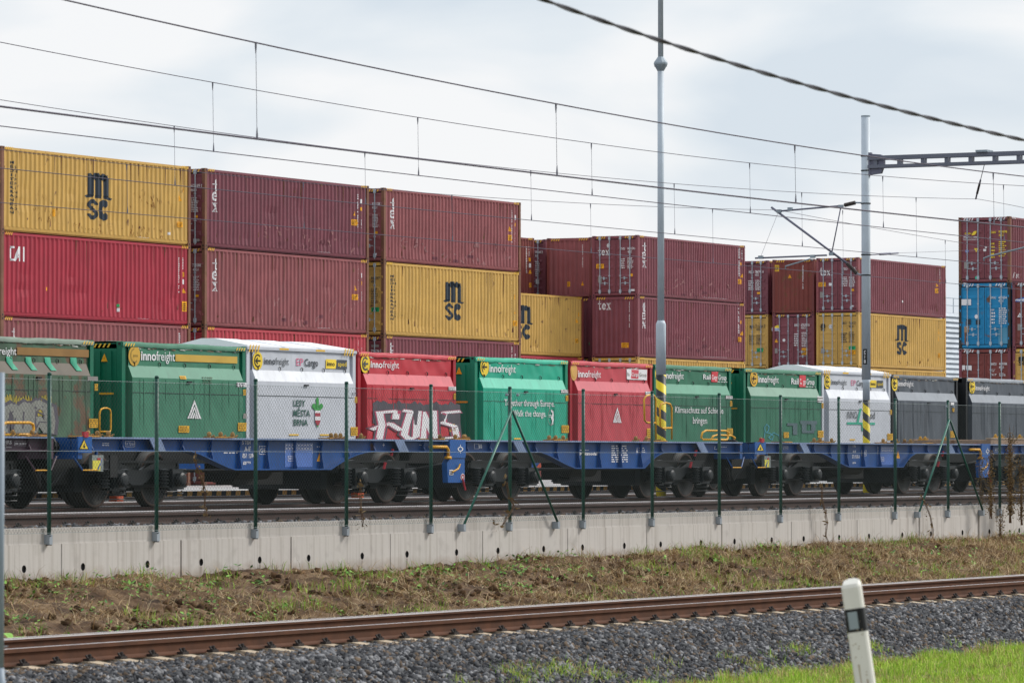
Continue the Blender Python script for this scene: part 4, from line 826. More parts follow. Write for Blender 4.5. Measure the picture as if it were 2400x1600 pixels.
def headstock(root, xo, x, sg, mt=M_wblue):
    """buffer beam with two buffers, coupling gear and step at a wagon end; sg is the way it faces"""
    h = MB().box(min(x-xo, x-xo-sg*.12), max(x-xo, x-xo-sg*.12), .0, 2.7, .80, 1.15).build('headstock', mt, root)
    for y in (.45, 2.2): MB().lathe([(.10, 0), (.10, sg*.25), (.075, sg*.26), (.075, sg*.42), (.21, sg*.43), (.22, sg*.46)], x-xo, y, 1.0, 'x', 18).build('buffer', M_under, h, smooth=False)
    MB().box(min(x-xo-sg*.15, x-xo-sg*1.05), max(x-xo-sg*.15, x-xo-sg*1.05), .6, 2.1, .38, .95).tube([(x-xo-sg*.1, .3, .6), (x-xo+sg*.2, .4, .35), (x-xo+sg*.35, .5, .6)], .03, 6).build('draw_gear', M_under, h)
    MB().tube([(x-xo, 1.35, .95), (x-xo+sg*.25, 1.35, .8), (x-xo+sg*.3, 1.35, .45)], .04, 6).build('coupling', M_under, h)
    MB().tube([(x-xo+sg*.12, .02, .84), (x-xo-sg*.10, -.02, .62)], .016, 6).build('step_leg', mt, h); MB().tube([(x-xo-sg*.75, .02, .84), (x-xo-sg*.55, -.02, .62)], .016, 6).build('step_leg', mt, h)
    MB().tube([(x-xo-sg*.10, -.02, .62), (x-xo-sg*.55, -.02, .62)], .011, 6).build('step_rail', M_hand, h)
def tri_plate(root, xo, z, args):
    nm, lay, xa, yb, xb, hp = z('warning_triangle', [(poly((0, 0), (1, 0), (.5, 1)), M_black), (poly((.12, .07), (.88, .07), (.5, .86)), M_yel_l), (poly((.36, .22), (.55, .16), (.62, .3), (.52, .36), (.58, .5), (.5, .52), (.44, .36)), M_black)], *args)[:6]
    wdec(root, xo, [(nm, lay, xa, yb, xb, hp)], -.031)
def docbox(root, xo, z, x0, yb, x1, yt):
    nm, l_, xa, ya, xb, hp = z('q', [], x0, yb, x1, yt)[:6]; P = onY(xa, ya, WY); Q = onY(xb, ya, WY); hh = hp*float(P@FWD)/F
    bx = MB().box(P[0]-xo, Q[0]-xo, .0, .06, P[2]-RZ, P[2]-RZ+hh).build('document_box', mat('box_grey', '#7d8583', .6), root)
    MB().box(P[0]-xo+.01, P[0]-xo+(Q[0]-P[0])*.7, -.008, -.001, P[2]-RZ+.01, P[2]-RZ+hh*.68).build('waybill', mat('waybill_yellow', '#d9cf4f', .6), bx)
    MB().box(P[0]-xo+(Q[0]-P[0])*.45, P[0]-xo+(Q[0]-P[0])*.72, -.008, -.001, P[2]-RZ+hh*.70, P[2]-RZ+hh*.82).build('waybill', M_redp, bx)
    MB().box((P[0]+Q[0])/2-xo-.02, (P[0]+Q[0])/2-xo+.02, .01, .05, P[2]-RZ+hh, .95).build('bracket', M_wblue, bx)
def lstrut(root, xo, p0, p1):     # pale bent strap over the sill
    x0, x1 = Xat(p0, WY, 1040)-xo, Xat(p1, WY, 1040)-xo
    MB().add([(x0, -.015, 1.15), (x0+.34, -.015, 1.15), (x1+.36, .0, .93), (x1+.02, .0, .93), (x0, .01, 1.15), (x0+.34, .01, 1.15), (x1+.36, .02, .93), (x1+.02, .02, .93)], [(0, 1, 2, 3), (7, 6, 5, 4), (0, 4, 5, 1), (3, 2, 6, 7), (0, 3, 7, 4), (1, 5, 6, 2)]).build('strap', M_wedge, root)

J = [Xat(p, WY, 1060) for p in (183, 1052, 1740)]; K0 = Xat(1768, WY, 1060); K1 = Xat(2303, WY, 1060)
# first wagon: two halves between buffer ends
xo = J[0]; w1 = thing('flat_wagon', 'blue articulated flat wagon in the middle of the picture, empty deck with tan spigots', 'rail wagon', (xo, WY, RZ))
unit(w1, xo, J[0], J[1], [Xat(p, WY, 1080) for p in (448, 552, 777, 872)])
J1b = J[1]+.35; unit(w1, xo, J1b, J[2], [Xat(p, WY, 1080) for p in (1268, 1350, 1512, 1562)])
for p0, p1 in ((289, 425), (853, 965), (1152, 1257), (1576, 1660)): bogie(w1, (Xat(p0, WY, 1118)+Xat(p1, WY, 1118))/2-xo)
headstock(w1, xo, J[0], -1); headstock(w1, xo, J[2], 1); joint(w1, xo, 1051, 1088)
plate(w1, 'end_plate', M_wblue2, xo, Xat(180, WY), Xat(212, WY), 0, .90, 1.16); tri_plate(w1, xo, z5, (705, 1120, 797, 1022))
MB().box(Xat(196, WY)-xo-.05, Xat(196, WY)-xo+.07, -.05, .0, 1.15, 1.24).build('red_tag', M_redp, w1)
docbox(w1, xo, z5, 825, 1318, 927, 1170); plate(w1, 'label_holder', M_under, xo, Xat(255, WY), Xat(272, WY), .0, .50, .86)
for a, b2 in ((348, 362), (923, 936), (1200, 1214), (1630, 1643)): lstrut(w1, xo, a, b2)
deckpins(w1, xo, (206, 228, 254, 490, 517, 545, 776, 787, 798, 846, 1031, 1067, 1087, 1090, 1287, 1302, 1320, 1490, 1515))
for p in (206, 520, 787, 1020, 1080, 1310, 1545): MB().box(Xat(p, WY)-xo-.25, Xat(p, WY)-xo+.35, -.02, .22, 1.156, 1.175).build('spigot_plate', mat('plate_tan_yellow', '#c08a33', .7, var=.3, rust=.2), w1)
wdec(w1, xo, [z5('lettering', framed('P 7518'), 1122, 1097, 1208, 1045), z5('lettering', [(micro(2), M_white)], 915, 1090, 975, 1055), z5('lettering', [(join(rect(0, 0, .3, .15), rect(.1, 0, .22, 1)), M_white)], 1085, 1115, 1100, 1085), z5('lettering', T('ggrr'), 1425, 1090, 1470, 1068),
    z5('lettering', T('5 TEN'), 2170, 1075, 2245, 1040), z5('lettering', T('A-IF'), 2190, 1135, 2248, 1092), z5('lettering', T('851 139-'), 2172, 1195, 2278, 1155), z5('lettering', T('ggrrs'), 2176, 1247, 2245, 1218), z5('lettering', [(micro(1, fill=.98), M_white)], 2005, 1158, 2130, 1140),
    z6('lettering', framed('GE'), 178, 1088, 252, 1013), z6('data_panel', [(rect(), mat('panel_blue', '#5274b8', .6)), (xf(table(), 1, .42, 0, .56), M_white), (xf(framed('49.7 t')[0][0], .28, .22, .1, .24), M_white)], 410, 1200, 658, 985), z6('lettering', T('* * *'), 697, 1035, 747, 1012), z6('warning_triangle', tri_sign(), 697, 1150, 750, 1065),
    z6('lettering', [(micro(1, seed=3), M_white)], 1615, 1008, 1672, 995), z6('lettering', [(join(rect(.4, 0, .6, 1), rect(0, .4, 1, .6)), M_white)], 1287, 1020, 1305, 985),
    z7('lettering', [(join(rect(0, 0, .6, .06), rect(0, .94, .6, 1), rect(0, 0, .05, 1), rect(.55, 0, .6, 1), rect(.65, .1, .8, .9), rect(.88, .1, .98, .9)), M_white)], 278, 985, 350, 938), z7('lettering', T('Multimodal', M_white, .04), 1248, 1042, 1408, 1015), z7('lettering', [(micro(1, fill=.98), M_white)], 1248, 1003, 1330, 990),
    z7('data_panel', [(micro(8, seed=9, fill=.95), M_white)], 1540, 1112, 1690, 948), z7('data_panel', [(rect(), mat('panel_blue_dark', '#2a5598', .6)), (xf(micro(3, seed=2), .6, .6, .3, .2), M_white), (poly((.05, .2), (.15, .8), (.2, .2)), M_white)], 1758, 1040, 1862, 950),
    z8('lettering', [(join(rect(0, 0, 1, .15), rect(0, 0, .15, 1), rect(0, .85, .6, 1)), M_white)], 665, 968, 690, 940), z8('lettering', [(micro(1), M_white)], 700, 950, 775, 938)])
# end handrails: folded low ones in front, tall loops on the far side
def Pl(px, py, D): q = onY(px, py, D); return (q[0]-xo, q[1]-WY, q[2]-RZ)
def zpt(ox, oy, k, pts, D): return [Pl(ox+x/k, oy+y/k, D) for x, y in pts]
loop_rail(w1, zpt(1500, 800, 3.825, [(565, 878), (548, 862), (560, 815), (590, 798), (770, 800), (795, 815), (785, 872), (775, 880), (565, 878)], WY+.15))
loop_rail(w1, zpt(1500, 800, 3.825, [(640, 878), (655, 848), (690, 838), (820, 843), (850, 862), (845, 880)], WY+1.2))
loop_rail(w1, zpt(1040, 800, 3.92, [(1948, 900), (1948, 540), (1935, 500), (1900, 490), (1860, 500), (1840, 530), (1845, 720), (1865, 745), (1948, 748)], 42.2))
loop_rail(w1, zpt(1040, 800, 3.92, [(2095, 900), (2095, 610), (2080, 575), (2040, 563), (1995, 575), (1985, 620), (1990, 780), (2010, 797), (2095, 793)], 42.2))
for p, z0, z1 in ((922, .86, .98), (905, .62, .74), (1633, .86, .98), (1622, .62, .74)): MB().tube([(Xat(p, WY)-xo, .05, z0), (Xat(p, WY)-xo+.03, .03, z1)], .028, 6).build('red_tag', M_redp, w1)
for p in (312, 875): MB().box(Xat(p, WY)-xo-.10, Xat(p, WY)-xo+.10, .25, .4, .10, .19).build('scotch_block', mat('orange_red', '#c2512a', .6), w1)
# second wagon to the right
xo = K0; w2 = thing('flat_wagon', 'blue articulated flat wagon leaving the picture at the right behind tall dry weeds', 'rail wagon', (xo, WY, RZ))
unit(w2, xo, K0, K1, [Xat(p, WY, 1080) for p in (1925, 1992, 2118, 2150)])
K2 = K1+.35+12.9; unit(w2, xo, K1+.35, K2, [K1+3.6, K1+5.0, K1+8.4, K1+9.8])
for p0, p1 in ((1845, 1913), (2170, 2239)): bogie(w2, (Xat(p0, WY, 1115)+Xat(p1, WY, 1115))/2-xo)
bogie(w2, K1+2.75-xo); bogie(w2, K2-2.2-xo)
headstock(w2, xo, K0, -1); headstock(w2, xo, K2, 1); joint(w2, xo, 2298, 2318)
plate(w2, 'end_plate', M_wblue2, xo, Xat(1767, WY), Xat(1792, WY), 0, .90, 1.16); tri_plate(w2, xo, z8, (1041, 980, 1112, 910))
MB().box(Xat(1782, WY)-xo-.05, Xat(1782, WY)-xo+.09, -.05, .0, 1.15, 1.24).build('red_tag', M_redp, w2)
docbox(w2, xo, z8, 1115, 1130, 1172, 1025)
for a, b2 in ((1872, 1884), (2215, 2226)): lstrut(w2, xo, a, b2)
deckpins(w2, xo, (1783, 1908, 1922, 1949, 2070, 2100, 2120, 2134))
for p in (1840, 1930, 2080, 2180): MB().box(Xat(p, WY)-xo-.25, Xat(p, WY)-xo+.35, -.02, .22, 1.156, 1.175).build('spigot_plate', MATS['plate_tan_yellow'], w2)
wdec(w2, xo, [z9('lettering', T('5 TEN'), 385, 815, 412, 795), z9('lettering', T('A-IF'), 385, 862, 415, 842), z9('lettering', T('37 1 0176-3'), 380, 915, 447, 885), z9('lettering', T('grrs'), 383, 962, 412, 945), z9('lettering', framed('GE'), 466, 893, 512, 838),
    z9('data_panel', [(rect(), MATS['panel_blue']), (xf(table(), 1, .42, 0, .56), M_white), (xf(framed('49.6')[0][0], .28, .22, .1, .2), M_white)], 612, 975, 765, 805), z9('warning_triangle', tri_sign(), 785, 916, 818, 846), z8('lettering', framed('17518'), 1283, 968, 1326, 938), z9('lettering', framed('E'), 1690, 857, 1722, 820)])
for p, z0, z1 in ((2212, .86, .98), (2202, .62, .74)): MB().tube([(Xat(p, WY)-xo, .05, z0), (Xat(p, WY)-xo+.03, .03, z1)], .028, 6).build('red_tag', M_redp, w2)
# purple-brown wagon end at the left
xo = Xat(-560, WY, 1060); xe = Xat(125, WY, 1060); M_pur = mat('wagon_purple_brown', '#4c3745', .55, var=.2, streak=.15)
w3 = thing('flat_wagon', 'purple-brown flat wagon end at the left edge with a yellow folded handrail', 'rail wagon', (xo, WY, RZ))
unit(w3, xo, xo, xe, [xo+3.4, xo+4.5, xe-4.8, xe-3.4], mt=M_pur); bogie(w3, xe-2.0-xo); bogie(w3, 2.2); headstock(w3, xo, xe, 1, M_pur)
loop_rail(w3, zpt(0, 760, 3.825, [(20, 990), (35, 960), (20, 935), (35, 890), (60, 880), (265, 880), (295, 895), (303, 935), (285, 980), (270, 988), (20, 990)], WY+.12), r=.024)
wdec(w3, xo, [z5('lettering', [(join(xf(text('IRS', .02), 1, .5, 0, .5), rect(0, 0, 1, .06), rect(0, .2, .06, .4)), M_white)], 52, 1103, 103, 1038), z5('lettering', [(join(rect(0, 0, 1, .05), rect(0, .95, 1, 1), rect(0, 0, .02, 1), rect(.98, 0, 1, 1), xf(micro(1, fill=.98), .9, .6, .05, .2)), M_white)], 128, 1085, 245, 1048)])
MB().box(Xat(60, WY)-xo, Xat(108, WY)-xo, -.02, .3, 1.156, 1.19).build('spigot_plate', MATS['plate_tan_yellow'], w3)
deckpins(w3, xo, (-60, 30, 75))
# tan wagon behind at the right
D2 = 43.95; xo = Xat(2322, D2, 1030); M_tan = mat('wagon_tan', '#97806e', .75, var=.25, scale=2, rust=.12, streak=.2)
w4 = thing('low_sided_wagon', 'weathered tan flat wagon behind the blue one at the right, with yellow corner pins', 'rail wagon', (xo, D2, RZ))
tw = MB(); Lw = 19.0; tw.box(0, Lw, 0, .12, 1.12, 1.33); tw.box(0, Lw, 2.2, 2.32, 1.12, 1.33); tw.box(.0, .2, .12, 2.2, 1.1, 1.3); tw.box(Lw-.2, Lw, .12, 2.2, 1.1, 1.3); tw.box(.2, Lw-.2, .5, 1.8, .9, 1.15); tw.build('frame', M_tan, w4)
MB().box(-.01, Lw+.01, -.02, .14, 1.332, 1.36).build('deck_edge', mat('tan_edge', '#b5a08a', .8, var=.2), w4)
MB().box(0, Lw, -.005, -.001, 1.19, 1.21).build('side_rib', M_tan, w4)
for px in (2157, 2168, 2214, 2338, 2352, 2395): 
    q = onX(px, 1018, xo+.1); pos = (.1, q[1]-D2, 1.30) if px < 2322 else (Xat(px, D2, 1020)-xo, .06, 1.36)
    link('container_spigot', spigot_mesh(), mat('pin_yellow', '#b98d2e', .6, var=.2), w4, pos)
for px, cl in ((2172, M_white), (2212, M_redp), (2240, M_white), (2282, M_redp)): put(w4, 'stripe_plate', [(rect(), cl)], lambda u, v, o: (-.002-o, onX(px, 1035, xo)[1]-D2-u*.22, 1.12+v*.09))
bogie(w4, 2.2); bogie(w4, Lw-2.2)

# ---- train of wood chip boxes behind
BY = 62.92; BZ = .175; YU = .13
def boxwagon(label, xa, xb):
    xo = xa-.35; L = xb-xa+.7; r = thing('container_wagon', label, 'rail wagon', (xo, 62.9, -1.02)); M_wr = mat('wagon_rust_red', '#b14a2e', .6, var=.15, streak=.15)
    for y in (0, 2.6): MB().box(0, L, y, y+.1, .78, 1.14).box(0, L, y-.05, y+.15, .74, .775).build('side_sill', M_wr, r)
    MB().box(0, L, -.06, .0, .70, .735).build('lit_flange_edge', mat('flange_edge_light', '#cdbfae', .6), r)  # pale bar paints the light caught by the sill's lower flange edge
    MB().box(0, .25, .1, 2.6, .8, 1.14).box(L-.25, L, .1, 2.6, .8, 1.14).box(.25, L-.25, 1.1, 1.6, .75, 1.12).build('underframe', M_under, r)
    bogie(r, 1.75); bogie(r, L-1.75); return r, xo
XL = [Xat(p, 63.0, 1000) for p in (222, 288, 1070, 1115, 1715, 1745, 2246, 2266)]
boxwagon('rust red flat wagon under the dirty green box at the left edge', XL[0]-18.2, XL[0])
bw2, bxo = boxwagon('rust red flat wagon under the green, white and red boxes', XL[1], XL[2])
boxwagon('rust red flat wagon under the teal box and its red and green neighbours', XL[3], XL[4])
boxwagon('rust red flat wagon under the green, white and black boxes at the right', XL[5], XL[6])
boxwagon('rust red flat wagon under the black box at the right edge', XL[7], XL[7]+18.2)
def Pq(pts): 
    o = []
    for x, y in pts: q = onY(x/3.825, 760+y/3.825, 62.7); o.append((q[0]-bxo, q[1]-62.9, q[2]+1.02))
    return o
loop_rail(bw2, Pq([(893, 1040), (893, 790), (905, 760), (930, 750), (960, 750), (985, 762), (993, 790), (993, 940), (985, 960), (893, 960)]), r=.024)
Z1, Z2, ZT = 1.95, 2.26, 2.86
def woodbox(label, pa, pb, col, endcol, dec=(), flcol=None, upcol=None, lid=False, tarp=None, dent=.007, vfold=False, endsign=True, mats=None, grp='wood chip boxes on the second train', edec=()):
    xa, xb = Xat(pa, 63.0, 950), Xat(pb, 63.0, 950); L = xb-xa; W = 2.5; xo = xa; seed = random.Random(label).uniform(0, 50)
    r = thing('wood_chip_box', label, 'cargo box', (xo, BY, BZ), group=grp)
    mt, me_ = mats or col, endcol
    inx = .33
    def dnt(u, v): return dent*(1.1*math.sin(u*6.1+1.5*math.sin(v*2+seed)+seed)*abs(math.sin(u*1.7+seed))+.5*math.sin(u*13+v*3+seed)*math.sin(u*2.2)) if vfold else dent*(math.sin(u*2.3+seed)*math.sin(v*3.1+seed*2)+.6*math.sin(u*5.1+v*2.2+seed*3)*math.sin(v*6+u*1.3)+.35*math.sin(u*11+v*7+seed)) if dent else 0
    def yw(u, v):
        if v <= Z1: return dnt(u, v)*min(1, (Z1-v)*4)
        if v >= Z2: return YU+dnt(u, v)*1.2*min(1, (v-Z2)*5)
        return YU*(v-Z1)/(Z2-Z1)
    def panel(name, v0, v1, nv, m):
        nx = max(12, int(L*9)); V = []; Fs = []
        for i in range(nx+1):
            u = inx+(L-2*inx)*i/nx
            for j in range(nv+1):
                v = v0+(v1-v0)*j/nv; V.append((u, yw(u, v), v))
        for i in range(nx):
            for j in range(nv): a = i*(nv+1)+j; Fs.append((a, a+nv+1, a+nv+2, a+1))
        o = MB().add(V, Fs).build(name, m, r, smooth=True); return o
    panel('lower_panel', .05, Z1, 18, mt); panel('sloped_ledge', Z1+.001, Z2, 2, flcol or mt); panel('upper_panel', Z2+.001, ZT, 10, upcol or mt)  # ledge paint is mostly paler: its top-lit brightness is put into the colour
    b = MB()                                              # cheeks closing the ledge at both ends
    for x in (inx, L-inx): b.add([(x, 0, .05), (x, 0, Z1), (x, YU, Z2), (x, .2, Z2), (x, .2, .05)], [(0, 1, 2, 3, 4)])
    b.box(inx, L-inx, .05, .12, .0, .05)
    b.build('ledge_cheek', mt, r)
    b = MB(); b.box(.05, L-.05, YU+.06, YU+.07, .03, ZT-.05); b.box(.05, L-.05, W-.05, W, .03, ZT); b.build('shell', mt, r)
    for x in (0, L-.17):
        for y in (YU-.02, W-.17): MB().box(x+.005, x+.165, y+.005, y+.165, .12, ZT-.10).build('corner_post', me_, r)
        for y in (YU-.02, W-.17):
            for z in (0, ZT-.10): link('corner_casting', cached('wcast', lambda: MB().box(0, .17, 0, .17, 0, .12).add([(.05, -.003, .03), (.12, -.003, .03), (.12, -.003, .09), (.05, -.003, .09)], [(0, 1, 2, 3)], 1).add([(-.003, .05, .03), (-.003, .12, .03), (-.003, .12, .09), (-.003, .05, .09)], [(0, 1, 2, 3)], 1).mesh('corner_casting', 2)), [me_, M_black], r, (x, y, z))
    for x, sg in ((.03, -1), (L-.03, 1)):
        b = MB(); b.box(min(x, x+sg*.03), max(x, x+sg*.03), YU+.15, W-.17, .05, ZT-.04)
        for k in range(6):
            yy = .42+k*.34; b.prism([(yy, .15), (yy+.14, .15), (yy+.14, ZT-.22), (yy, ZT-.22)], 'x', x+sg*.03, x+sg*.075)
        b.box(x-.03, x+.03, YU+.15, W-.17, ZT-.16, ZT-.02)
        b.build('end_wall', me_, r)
    if endsign:
        put(r, 'warning_triangle', tri_sign(), lambda u, v, o: (-.052-o, .72-u*.2, 2.36+v*.21))
        put(r, 'yellow_strip', [(rect(), M_orange)], lambda u, v, o: (-.052-o, .78-u*.45, 1.50+v*.05))
        put(r, 'hazard_marking', [(haz_end(), M_yelstr)], lambda u, v, o: (-.004-o, 1.0-u*.55, ZT-.13+v*.1))
    rs = random.Random(label)
    for k in range(5):
        u = .6+k*(L-1.2)/4; MB().tube([(u-.06, YU-.02, Z2+.10), (u, YU-.035, Z2+.08), (u, YU-.03, Z2+.0)], .014, 5).build('latch_hook', M_black, r)
    MB().box(L*.5-.1, L*.5+.1, -.05, .0, Z1-.10, Z1-.06).build('latch_hook', M_black, r)
    MB().box(inx, L-inx, -.012, -.009, 1.55, 1.565).build('panel_seam', mat('seam_dark', '#3c4444', .7), r)
    if lid:                                               # hipped white roof trays
        zr = ZT+.27; n = 3; wseg = L/n
        MB().box(-.01, L+.01, YU-.05, W+.02, ZT-.05, ZT+.03).build('roof_frame', mt, r)
        for k in range(n):
            x0, x1 = k*wseg+.03, (k+1)*wseg-.16; y0, y1 = YU-.03, W
            v = [(x0, y0, ZT+.031), (x1, y0, ZT+.031), (x1, y1, ZT+.031), (x0, y1, ZT+.031), (x0, y0, ZT+.07), (x1, y0, ZT+.07), (x1, y1, ZT+.07), (x0, y1, ZT+.07), (x0+.03, y0+1.1, zr), (x1-.55, y0+1.1, zr), (x1-.55, y1-.9, zr), (x0+.03, y1-.9, zr)]
            MB().add(v, [(0, 1, 5, 4), (1, 2, 6, 5), (2, 3, 7, 6), (3, 0, 4, 7), (4, 5, 9, 8), (5, 6, 10, 9), (6, 7, 11, 10), (7, 4, 8, 11), (8, 9, 10, 11)]).build('roof_lid', mat('roof_white', '#eef0f4', .45, var=.03), r)
        for k in (1, 2): put(r, 'yellow_strip', [(rect(), M_yelstr)], lambda u, v, o: (k*wseg-.3+u*.5, YU-.051-o, ZT-.03+v*.05))
        for x in (.05, L-.75): put(r, 'hazard_marking', [(haz_end(), M_yelstr)], lambda u, v, o: (x+u*.6, YU-.052-o, ZT-.12+v*.2))
    else:
        tm = tarp or mt; V = []; Fs = []; nx = int(L*10)
        for i in range(nx+1):                             # crumpled tarpaulin edge lapping over the top
            u = .02+(L-.04)*i/nx; wob = .007*math.sin(u*1.9+seed)+.005*math.sin(u*7.3+seed*2)+rs.uniform(-.006, .006)
            for y, z in ((YU-.03+wob*.4, ZT-.12+wob), (YU-.045+wob*.5, ZT-.02+wob), (YU+.02, ZT+.012+wob), (YU+.5, ZT+.03+wob), (W-.2, ZT+.0), (W, ZT-.03)): V.append((u, y, z))
        for i in range(nx):
            for j in range(5): a = i*6+j; Fs.append((a, a+6, a+7, a+1))
        MB().add(V, Fs).build('tarpaulin', tm, r, smooth=True)
        for x in (.05, L-.6): put(r, 'hazard_marking', [(haz_end(), M_yelstr)], lambda u, v, o: (x+u*.5, YU-.07-o, ZT-.10+v*.08))
    base_c = COLS[mt.name]; rs2 = random.Random(label+'x'); pale = mat(mt.name+'_rainmark', tuple(min(1, q*1.08+.006) for q in base_c), .65, var=.1); dirt = mat(mt.name+'_grime', tuple(q*.88+.003 for q in base_c), .75, var=.1)
    def runs(k, v0, v1): 
        o = []
        for _ in range(k):
            u, w, t = rs2.uniform(inx+.05, L-inx-.1), rs2.uniform(.012, .05), rs2.uniform(.35, 1)*(v1-v0); o.append(poly((u, v1), (u+w, v1), (u+w*.8, v1-t*.8), (u+w*.4, v1-t), (u+w*.1, v1-t*.7)))
        return join(*o)
    def rips(k): 
        o = []
        for _ in range(k): u, w, q = rs2.uniform(.4, L-.6), rs2.uniform(.03, .3), rs2.uniform(ZT-.17, ZT-.10); o.append(poly((u, q), (u+w, q+rs2.uniform(-.015, .015)), (u+w*.8, q+.022), (u, q+.012)))
        return join(*o)
    fm = lambda u, v, o: (u, yw(u, v)-o, v)
    nk = 4 if lid else 10
    if not lid: put(r, 'rain_marks', [(runs(nk, .12, Z1-.03), pale)], fm, base=.013)
    if not lid: put(r, 'grime_streaks', [(runs(nk//2, .12, Z1-.03), dirt)], fm, base=.015); pass
    if not lid: put(r, 'edge_scuffs', [(rips(22), mat('scuff_rusty', '#8a6f5c', .8, var=.2)), (rips(14), mat('scuff_chalk', '#c9cbc4', .8, var=.1))], fm, base=.016)
    for d in dec:
        nm, lay, pxa, yb, pxb, hp = d[:6]; P = onY(pxa, yb, 62.97); x0 = P[0]-xo; x1 = onY(pxb, yb, 62.97)[0]-xo; z0 = P[2]-BZ; hh = hp*float(P@FWD)/F
        put(r, nm, [(xf(S, x1-x0, hh, x0, z0), mm) for S, mm in lay], lambda u, v, o: (u, yw(u, v)-o, v), [x0+(x1-x0)*k/8 for k in range(1, 8)], base=.02)
    return r
def roundel(yel=M_yel_l, dk=M_black): return [(disc(.5, .5, .5, 32), yel), (ringsh(.5, .5, .27, .36, 48, 312, 26), dk), (join(rect(.38, .455, .78, .545), poly((.24, .5), (.48, .70), (.52, .62), (.42, .5)), poly((.24, .5), (.48, .30), (.52, .38), (.42, .5))), dk)]
def inno(mm=M_white): return [(join(xf(text('inno', .022), .44, 1, 0, 0), xf(text('freight', .004), .55, 1, .45, 0)), mm)]
M_dkl = mat('lettering_slate', '#454b52', .6); M_pink = mat('lettering_pink', '#d2698a', .6); M_fad = mat('roundel_faded', '#cfa544', .7, var=.15)
def yl(seed=1): return [(rect(), mat('sticker_amber', '#d9a728', .6, var=.12)), (xf(micro(4, seed=seed), .84, .8, .08, .1), mat('sticker_print', '#8a6a1c', .7))]
def rcg(sq=True): return [(poly((.36, -.45), (.62, -.45), (.64, 1.5), (.38, 1.5)), mat('logo_red', '#d0414a', .5)), (join(xf(text('Rail', .012), .30, .95, .03, 0), xf(text('Cargo', .012), .25, .85, .38, .05), xf(text('Group', .012), .33, .95, .66, 0)), M_white), (xf(micro(1, fill=.98), .4, .2, .62, -.45), M_white)]
def inset(o): return o
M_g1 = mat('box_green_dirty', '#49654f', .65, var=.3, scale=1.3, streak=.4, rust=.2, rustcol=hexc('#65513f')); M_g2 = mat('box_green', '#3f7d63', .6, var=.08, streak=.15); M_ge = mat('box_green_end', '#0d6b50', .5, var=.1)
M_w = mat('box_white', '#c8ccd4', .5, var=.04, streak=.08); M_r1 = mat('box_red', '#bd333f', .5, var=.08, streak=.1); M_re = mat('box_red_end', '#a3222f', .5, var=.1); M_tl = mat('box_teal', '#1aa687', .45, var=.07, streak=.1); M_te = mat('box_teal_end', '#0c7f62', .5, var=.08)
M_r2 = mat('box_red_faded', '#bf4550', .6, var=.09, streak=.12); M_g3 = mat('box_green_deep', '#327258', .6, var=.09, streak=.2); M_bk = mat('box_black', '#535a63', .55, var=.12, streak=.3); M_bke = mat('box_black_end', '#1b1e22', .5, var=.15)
M_haze = mat('spray_dark', '#56525a', .8, var=.2); M_gr = mat('spray_grey', '#85867f', .8, var=.12); M_sy = mat('spray_yellow', '#9c8c3a', .8, var=.2); M_pk = mat('spray_pink', '#b64a68', .7)
bub = [stroke([(.0, .1), (.02, .7), (.2, .85), (.3, .6), (.33, .1)], .2), stroke([(.33, .1), (.36, .8), (.47, .92), (.5, .5), (.46, .1)], .18), stroke([(.52, .1), (.55, .75), (.72, .95), (.93, .8), (.97, .4), (.95, .1)], .22), stroke([(.62, .12), (.72, .5), (.9, .12)], .18)]
g1dec = [z5('graffiti', [(join(*[poly((k, .55), (k+.08, .62), (k+.06, 1.12+.10*math.sin(k*9)), (k+.02, 1.16+.08*math.sin(k*17)), (k-.02, .7)) for k in np.arange(-.05, .96, .055)]), M_sy), (join(*[xf(b_, 1.05, 1.06, -.02, -.02) for b_ in [stroke([(.0, .1), (.02, .7), (.2, .85), (.3, .6), (.33, .1)], .3), stroke([(.33, .1), (.36, .8), (.47, .92), (.5, .5), (.46, .1)], .28), stroke([(.52, .1), (.55, .75), (.72, .95), (.93, .8), (.97, .4), (.95, .1)], .3)]]), M_haze), (join(*bub), M_gr), (join(stroke([(.08, .2), (.12, .6), (.2, .7)], .03), stroke([(.4, .2), (.42, .7)], .03), stroke([(.6, .55), (.72, .7), (.85, .6)], .035), stroke([(.66, .15), (.75, .4), (.9, .38)], .03), stroke([(.2, .15), (.25, .5)], .025)), M_haze)], 5, 985, 440, 690),
    z5('lettering', inno(), -150, 262, 162, 195), z5('painted_band', [(rect(), mat('band_brown', '#94703f', .7, var=.15))], 170, 272, 812, 203), z5('sticker', R_(M_grey), 765, 502, 857, 465), z5('sticker', yl(2), 775, 925, 860, 843), z5('sticker', yl(3), 830, 592, 857, 532)]
g1dec += [z5('fresh_patch', [(poly((.0, 1), (.6, 1), (.62, .6), (1, 0), (.4, 0), (.02, .6)), mat('patch_teal', '#3fa685', .6, var=.1))], x, 405+k*3, x+85, 287+k*3) for k, x in enumerate((72, 245, 418, 648, 795)) if x < 780]
woodbox('dirty green box with grey and yellow graffiti at the left edge', -62, 222, M_g1, M_ge, g1dec, flcol=mat('ledge_taupe', '#6d665c', .7, var=.15), tarp=mat('tarp_grey_green', '#7b8b7e', .7, var=.2), endsign=False)
